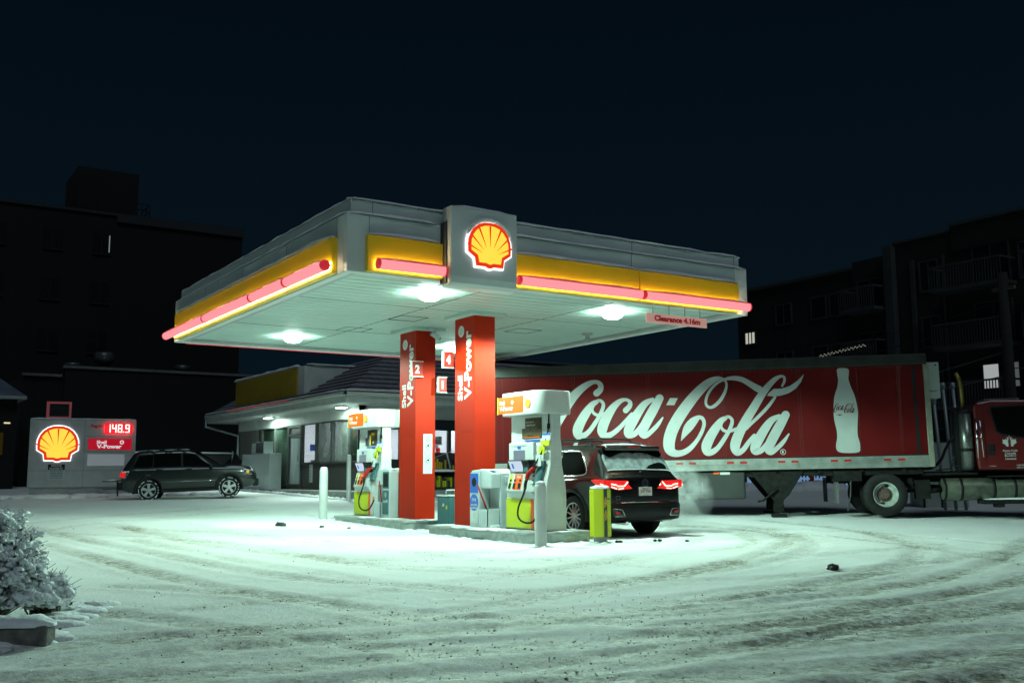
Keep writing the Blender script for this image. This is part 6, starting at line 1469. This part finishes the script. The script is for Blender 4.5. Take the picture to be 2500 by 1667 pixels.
for i in range(90):
    f=rnd.random(); p=Vector((23.0,16.5,0)).lerp(Vector((30.5,16.2,0)),f)+Vector((rnd.uniform(-.6,.6),rnd.uniform(-.6,.6),0))
    mb.blob((p.x,p.y,GZ(p.x,p.y)+.02),.25+.45*rnd.random(),(1.3,1.1,.45),0,i,.7,2)
o=build('snow',mb,'snow'); struct(o,'stuff'); o['label']='heaped snow lumps seen beneath the trailer'; o['category']='snow'
mb=MB(); mb.box(-.9,-.12,.1,.9,.12,.2); mb.box(-.9,-.12,.32,.9,.12,.42); mb.box(-.8,-.1,0,-.7,.1,.42); mb.box(.7,-.1,0,.8,.1,.42); 
t=thing('timber_barrier','low timber rail barrier half buried in snow beneath the trailer','barrier',(22.2,17.2,GZ(22.2,17.2)),R(-30)); part(t,'rail',mb,'wood'); mb=MB(); snowstrip(mb,(-.9,0,.42),(.9,0,.42),Z,-Y,.12,2); part(t,'rail_snow',mb,'snow')
# dark mass of buildings between the store and the apartments
t=thing('unlit_building','unlit dark building with snowy roof lines seen between canopy and trailer','building',(24,34,.8))
mb=MB(); mb.box(17.5,30.5,-1,22.6,40,6.5); mb.box(22.6,32,-1,34,42,7.3); part(t,'wall',mb,'tower',world=True)
mb=MB(); mb.add([(17.3,30.2,6.5),(22.8,30.2,6.5),(22.0,34,7.7),(18.0,34,7.7)],[(0,1,2,3)]); mb.box(22.5,31.9,7.3,34,32.1,7.4); part(t,'roof',mb,mat('faint_roof_snow',(.07,.08,.11),.9),world=True)
# ================================================================== FOREGROUND PLANTER AND BUSH
def cp(px_d,px_l): 
    p=CAMP+F0*px_d+R0*px_l; return p.x,p.y
rz=math.atan2(R0.y,R0.x)
x_,y_=cp(7.30,-3.82); 
t=thing('planter_kerb','rough concrete planter edge capped with smooth snow at the lower left','planter',(x_,y_,0),rz+R(4))
mb=MB(); mb.box(-2.6,-.09,-.05,.60,.10,.125); part(t,'kerb_block',mb,mat('rough_planter',(.17,.16,.15),.9,noise=(14,.5),bump=(30,.015)),bev=.02)
mb=MB(); snowstrip(mb,(-2.6,.01,.115),(.62,.01,.115),Z,-Y,.10,3,seg=.12,flatn=.75); part(t,'kerb_snow',mb,'snow')
mb=MB(); rnd=random.Random(12)
for i in range(70):
    u=rnd.random(); l=-5.6+2.35*u**.7; d_=7.05+.7*rnd.random()
    if rnd.random()<.45: l=-3.75+.4*rnd.random(); d_=6.9+2.6*rnd.random(); l-= (d_-7)*.10
    x_,y_=cp(d_,l); mb.blob((x_,y_,-.01),.05+.09*rnd.random(),(1.5,1.3,.38),0,i,.35,2)
o=build('snow',mb,'snow'); struct(o,'stuff'); o['label']='lumpy broken snow around the planter at the lower left'; o['category']='snow'
def bush(lab,d_,l_,w,h,seed,nb):
    x_,y_=cp(d_,l_); t=thing('snowy_bush',lab,'bush',(x_,y_,.02),rz,group='snow-laden bushes in the planter')
    rnd=random.Random(seed); tw=MB(); lv=MB(); sn=MB()
    for i in range(nb):
        a=rnd.random()*2*math.pi; el=rnd.uniform(.1,1.0)**.8; 
        dirv=Vector((math.cos(a)*math.cos(el*1.45),math.sin(a)*math.cos(el*1.45)*.9,math.sin(el*1.45)))
        R_=Vector((dirv.x*w,dirv.y*w*.9,dirv.z*h)); R_*=rnd.uniform(.78,1.04)
        base=Vector((rnd.uniform(-.1,.1),rnd.uniform(-.1,.1),0)); mid=base.lerp(R_,.55)+Z*.06
        droop=-Z*.05*rnd.random()
        tw.tube([base,mid,R_+droop],[.007,.005,.0025],4,cap=False)
        for k in range(2):
            q_=mid.lerp(R_,rnd.random()); e=q_+dirv*.03+Vector((rnd.uniform(-.08,.08),rnd.uniform(-.08,.08),rnd.uniform(-.02,.08))); tw.tube([q_,e],[.0035,.0016],3,cap=False)
        for k in range(7):
            q_=mid.lerp(R_,rnd.uniform(0,1)); n_=Vector((rnd.gauss(0,1),rnd.gauss(0,1),rnd.gauss(0,.6))).normalized(); s_=rnd.uniform(.012,.026); u_=n_.orthogonal().normalized()*s_; v_=n_.cross(u_).normalized()*s_*.55
            lv.add([q_-u_,q_+v_,q_+u_,q_-v_],[(0,1,2,3)])
        # snow lies on the upper half of the crown
        if R_.z>.24*h and rnd.random()<.93:
            for k in range(6):
                q_=mid.lerp(R_,rnd.uniform(.45,1.0))+Vector((rnd.uniform(-.03,.03),rnd.uniform(-.03,.03),rnd.uniform(-.02,.02))); T_=Matrix.Rotation(a,3,'Z')@Matrix.Rotation(rnd.uniform(.1,1.0)*(1.1-dirv.z),3,'Y')
                sn.blob(q_+Z*.006,rnd.uniform(.012,.034)*(1.35 if k==0 else 1),(1.25,.9,.7),0,i*5+k,1.3,2 if k<2 else 1,T=T_)
    part(t,'branch',tw,'twig'); part(t,'foliage',lv,'leaf'); part(t,'snow_load',sn,'snow')
bush('large rounded bush heaped with clumps of snow at the left edge',8.15,-4.12,.52,.68,1,520)
bush('twiggy bush with snow-dusted leaves behind the large rounded one',10.1,-5.15,.72,.84,2,480)
bush('low sprawling yellow-green twigs at the right side of the large bush',8.8,-3.92,.26,.32,3,150)
# dark lumps of frozen slush and stones
rnd=random.Random(4)
def lump(px,py,r,lab,n=3):
    mb=MB()
    for i in range(n): mb.blob((rnd.uniform(-r,r)*.8,rnd.uniform(-r,r)*.8,r*.25),r*rnd.uniform(.35,.75),(1.2,1,.7),0,i+int(px),.8,2)
    tag(build('slush_lump',mb,mat('dark_slush',(.03,.035,.035),.8,noise=(20,.5)) if 'dark_slush' not in bpy.data.materials else bpy.data.materials['dark_slush'],loc=(px,py,GZ(px,py))),lab,'slush','dark lumps of frozen slush on the lot')
lump(3.84,-5.77,.085,'dark frozen lump lying alone in the middle of the right foreground',5)
lump(1.75,7.4,.11,'largest dark lump left of the white bollard on the bright snow',4); lump(2.35,6.5,.06,'small dark chip between the largest lump and the farther island'); lump(2.7,5.9,.045,'tiny dark chip just in front of the farther island')
lump(4.98,-.30,.07,'dark lump at the right foot of the lime advertising bollard'); lump(5.75,-.35,.06,'dark lump behind the black car a little right of the lime bollard'); lump(6.15,-.7,.04,'tiny dark lump on the snow furthest right of the lime bollard')
# ================================================================== EXHAUST STEAM
m=bpy.data.materials.new('steam'); m.use_nodes=True; tr=m.node_tree; tr.nodes.clear(); N=tr.nodes.new; L=tr.links.new
o_=N('ShaderNodeOutputMaterial'); pv=N('ShaderNodeVolumePrincipled'); pv.inputs['Color'].default_value=(.9,.95,.95,1)
tc=N('ShaderNodeTexCoord'); nz=N('ShaderNodeTexNoise'); nz.inputs['Scale'].default_value=2.2; nz.inputs['Detail'].default_value=5; nz.inputs['Distortion'].default_value=.8
L(tc.outputs['Object'],nz.inputs[0]); mr=N('ShaderNodeMapRange'); mr.inputs[1].default_value=.42; mr.inputs[2].default_value=.72; mr.inputs[3].default_value=0; mr.inputs[4].default_value=11
L(nz.outputs[0],mr.inputs[0]); gr=N('ShaderNodeTexGradient'); gr.gradient_type='SPHERICAL'; mp=N('ShaderNodeMapping'); mp.inputs['Scale'].default_value=(.88,.88,.88); L(tc.outputs['Object'],mp.inputs[0]); L(mp.outputs[0],gr.inputs[0])
mu=N('ShaderNodeMath'); mu.operation='MULTIPLY'; L(mr.outputs[0],mu.inputs[0]); L(gr.outputs[0],mu.inputs[1]); L(mu.outputs[0],pv.inputs['Density']); L(pv.outputs[0],o_.inputs['Volume'])
mb=MB(); mb.blob((0,0,0),1.25,(1,1,1),0,0,0,3)
o=build('steam',mb,m,loc=(7.95,1.45,.72)); o.scale=(.62,.62,.62); struct(o,'stuff'); o['label']='thin drifting exhaust steam behind the black car'; o['category']='steam'
SC.cycles.volume_step_rate=2.0; SC.cycles.volume_max_steps=64

HAZE=False
if HAZE:
    m=bpy.data.materials.new('cold_haze'); m.use_nodes=True; tr=m.node_tree; tr.nodes.clear()
    o_=tr.nodes.new('ShaderNodeOutputMaterial'); pv=tr.nodes.new('ShaderNodeVolumePrincipled'); pv.inputs['Density'].default_value=.0030; pv.inputs['Color'].default_value=(.95,1,1,1); pv.inputs['Anisotropy'].default_value=.2
    tr.links.new(pv.outputs[0],o_.inputs['Volume'])
    mb=MB(); mb.box(-60,-40,-3,70,80,30); o=build('haze',mb,m); struct(o,'stuff'); o['label']='faint cold haze in the night air'; o['category']='haze'
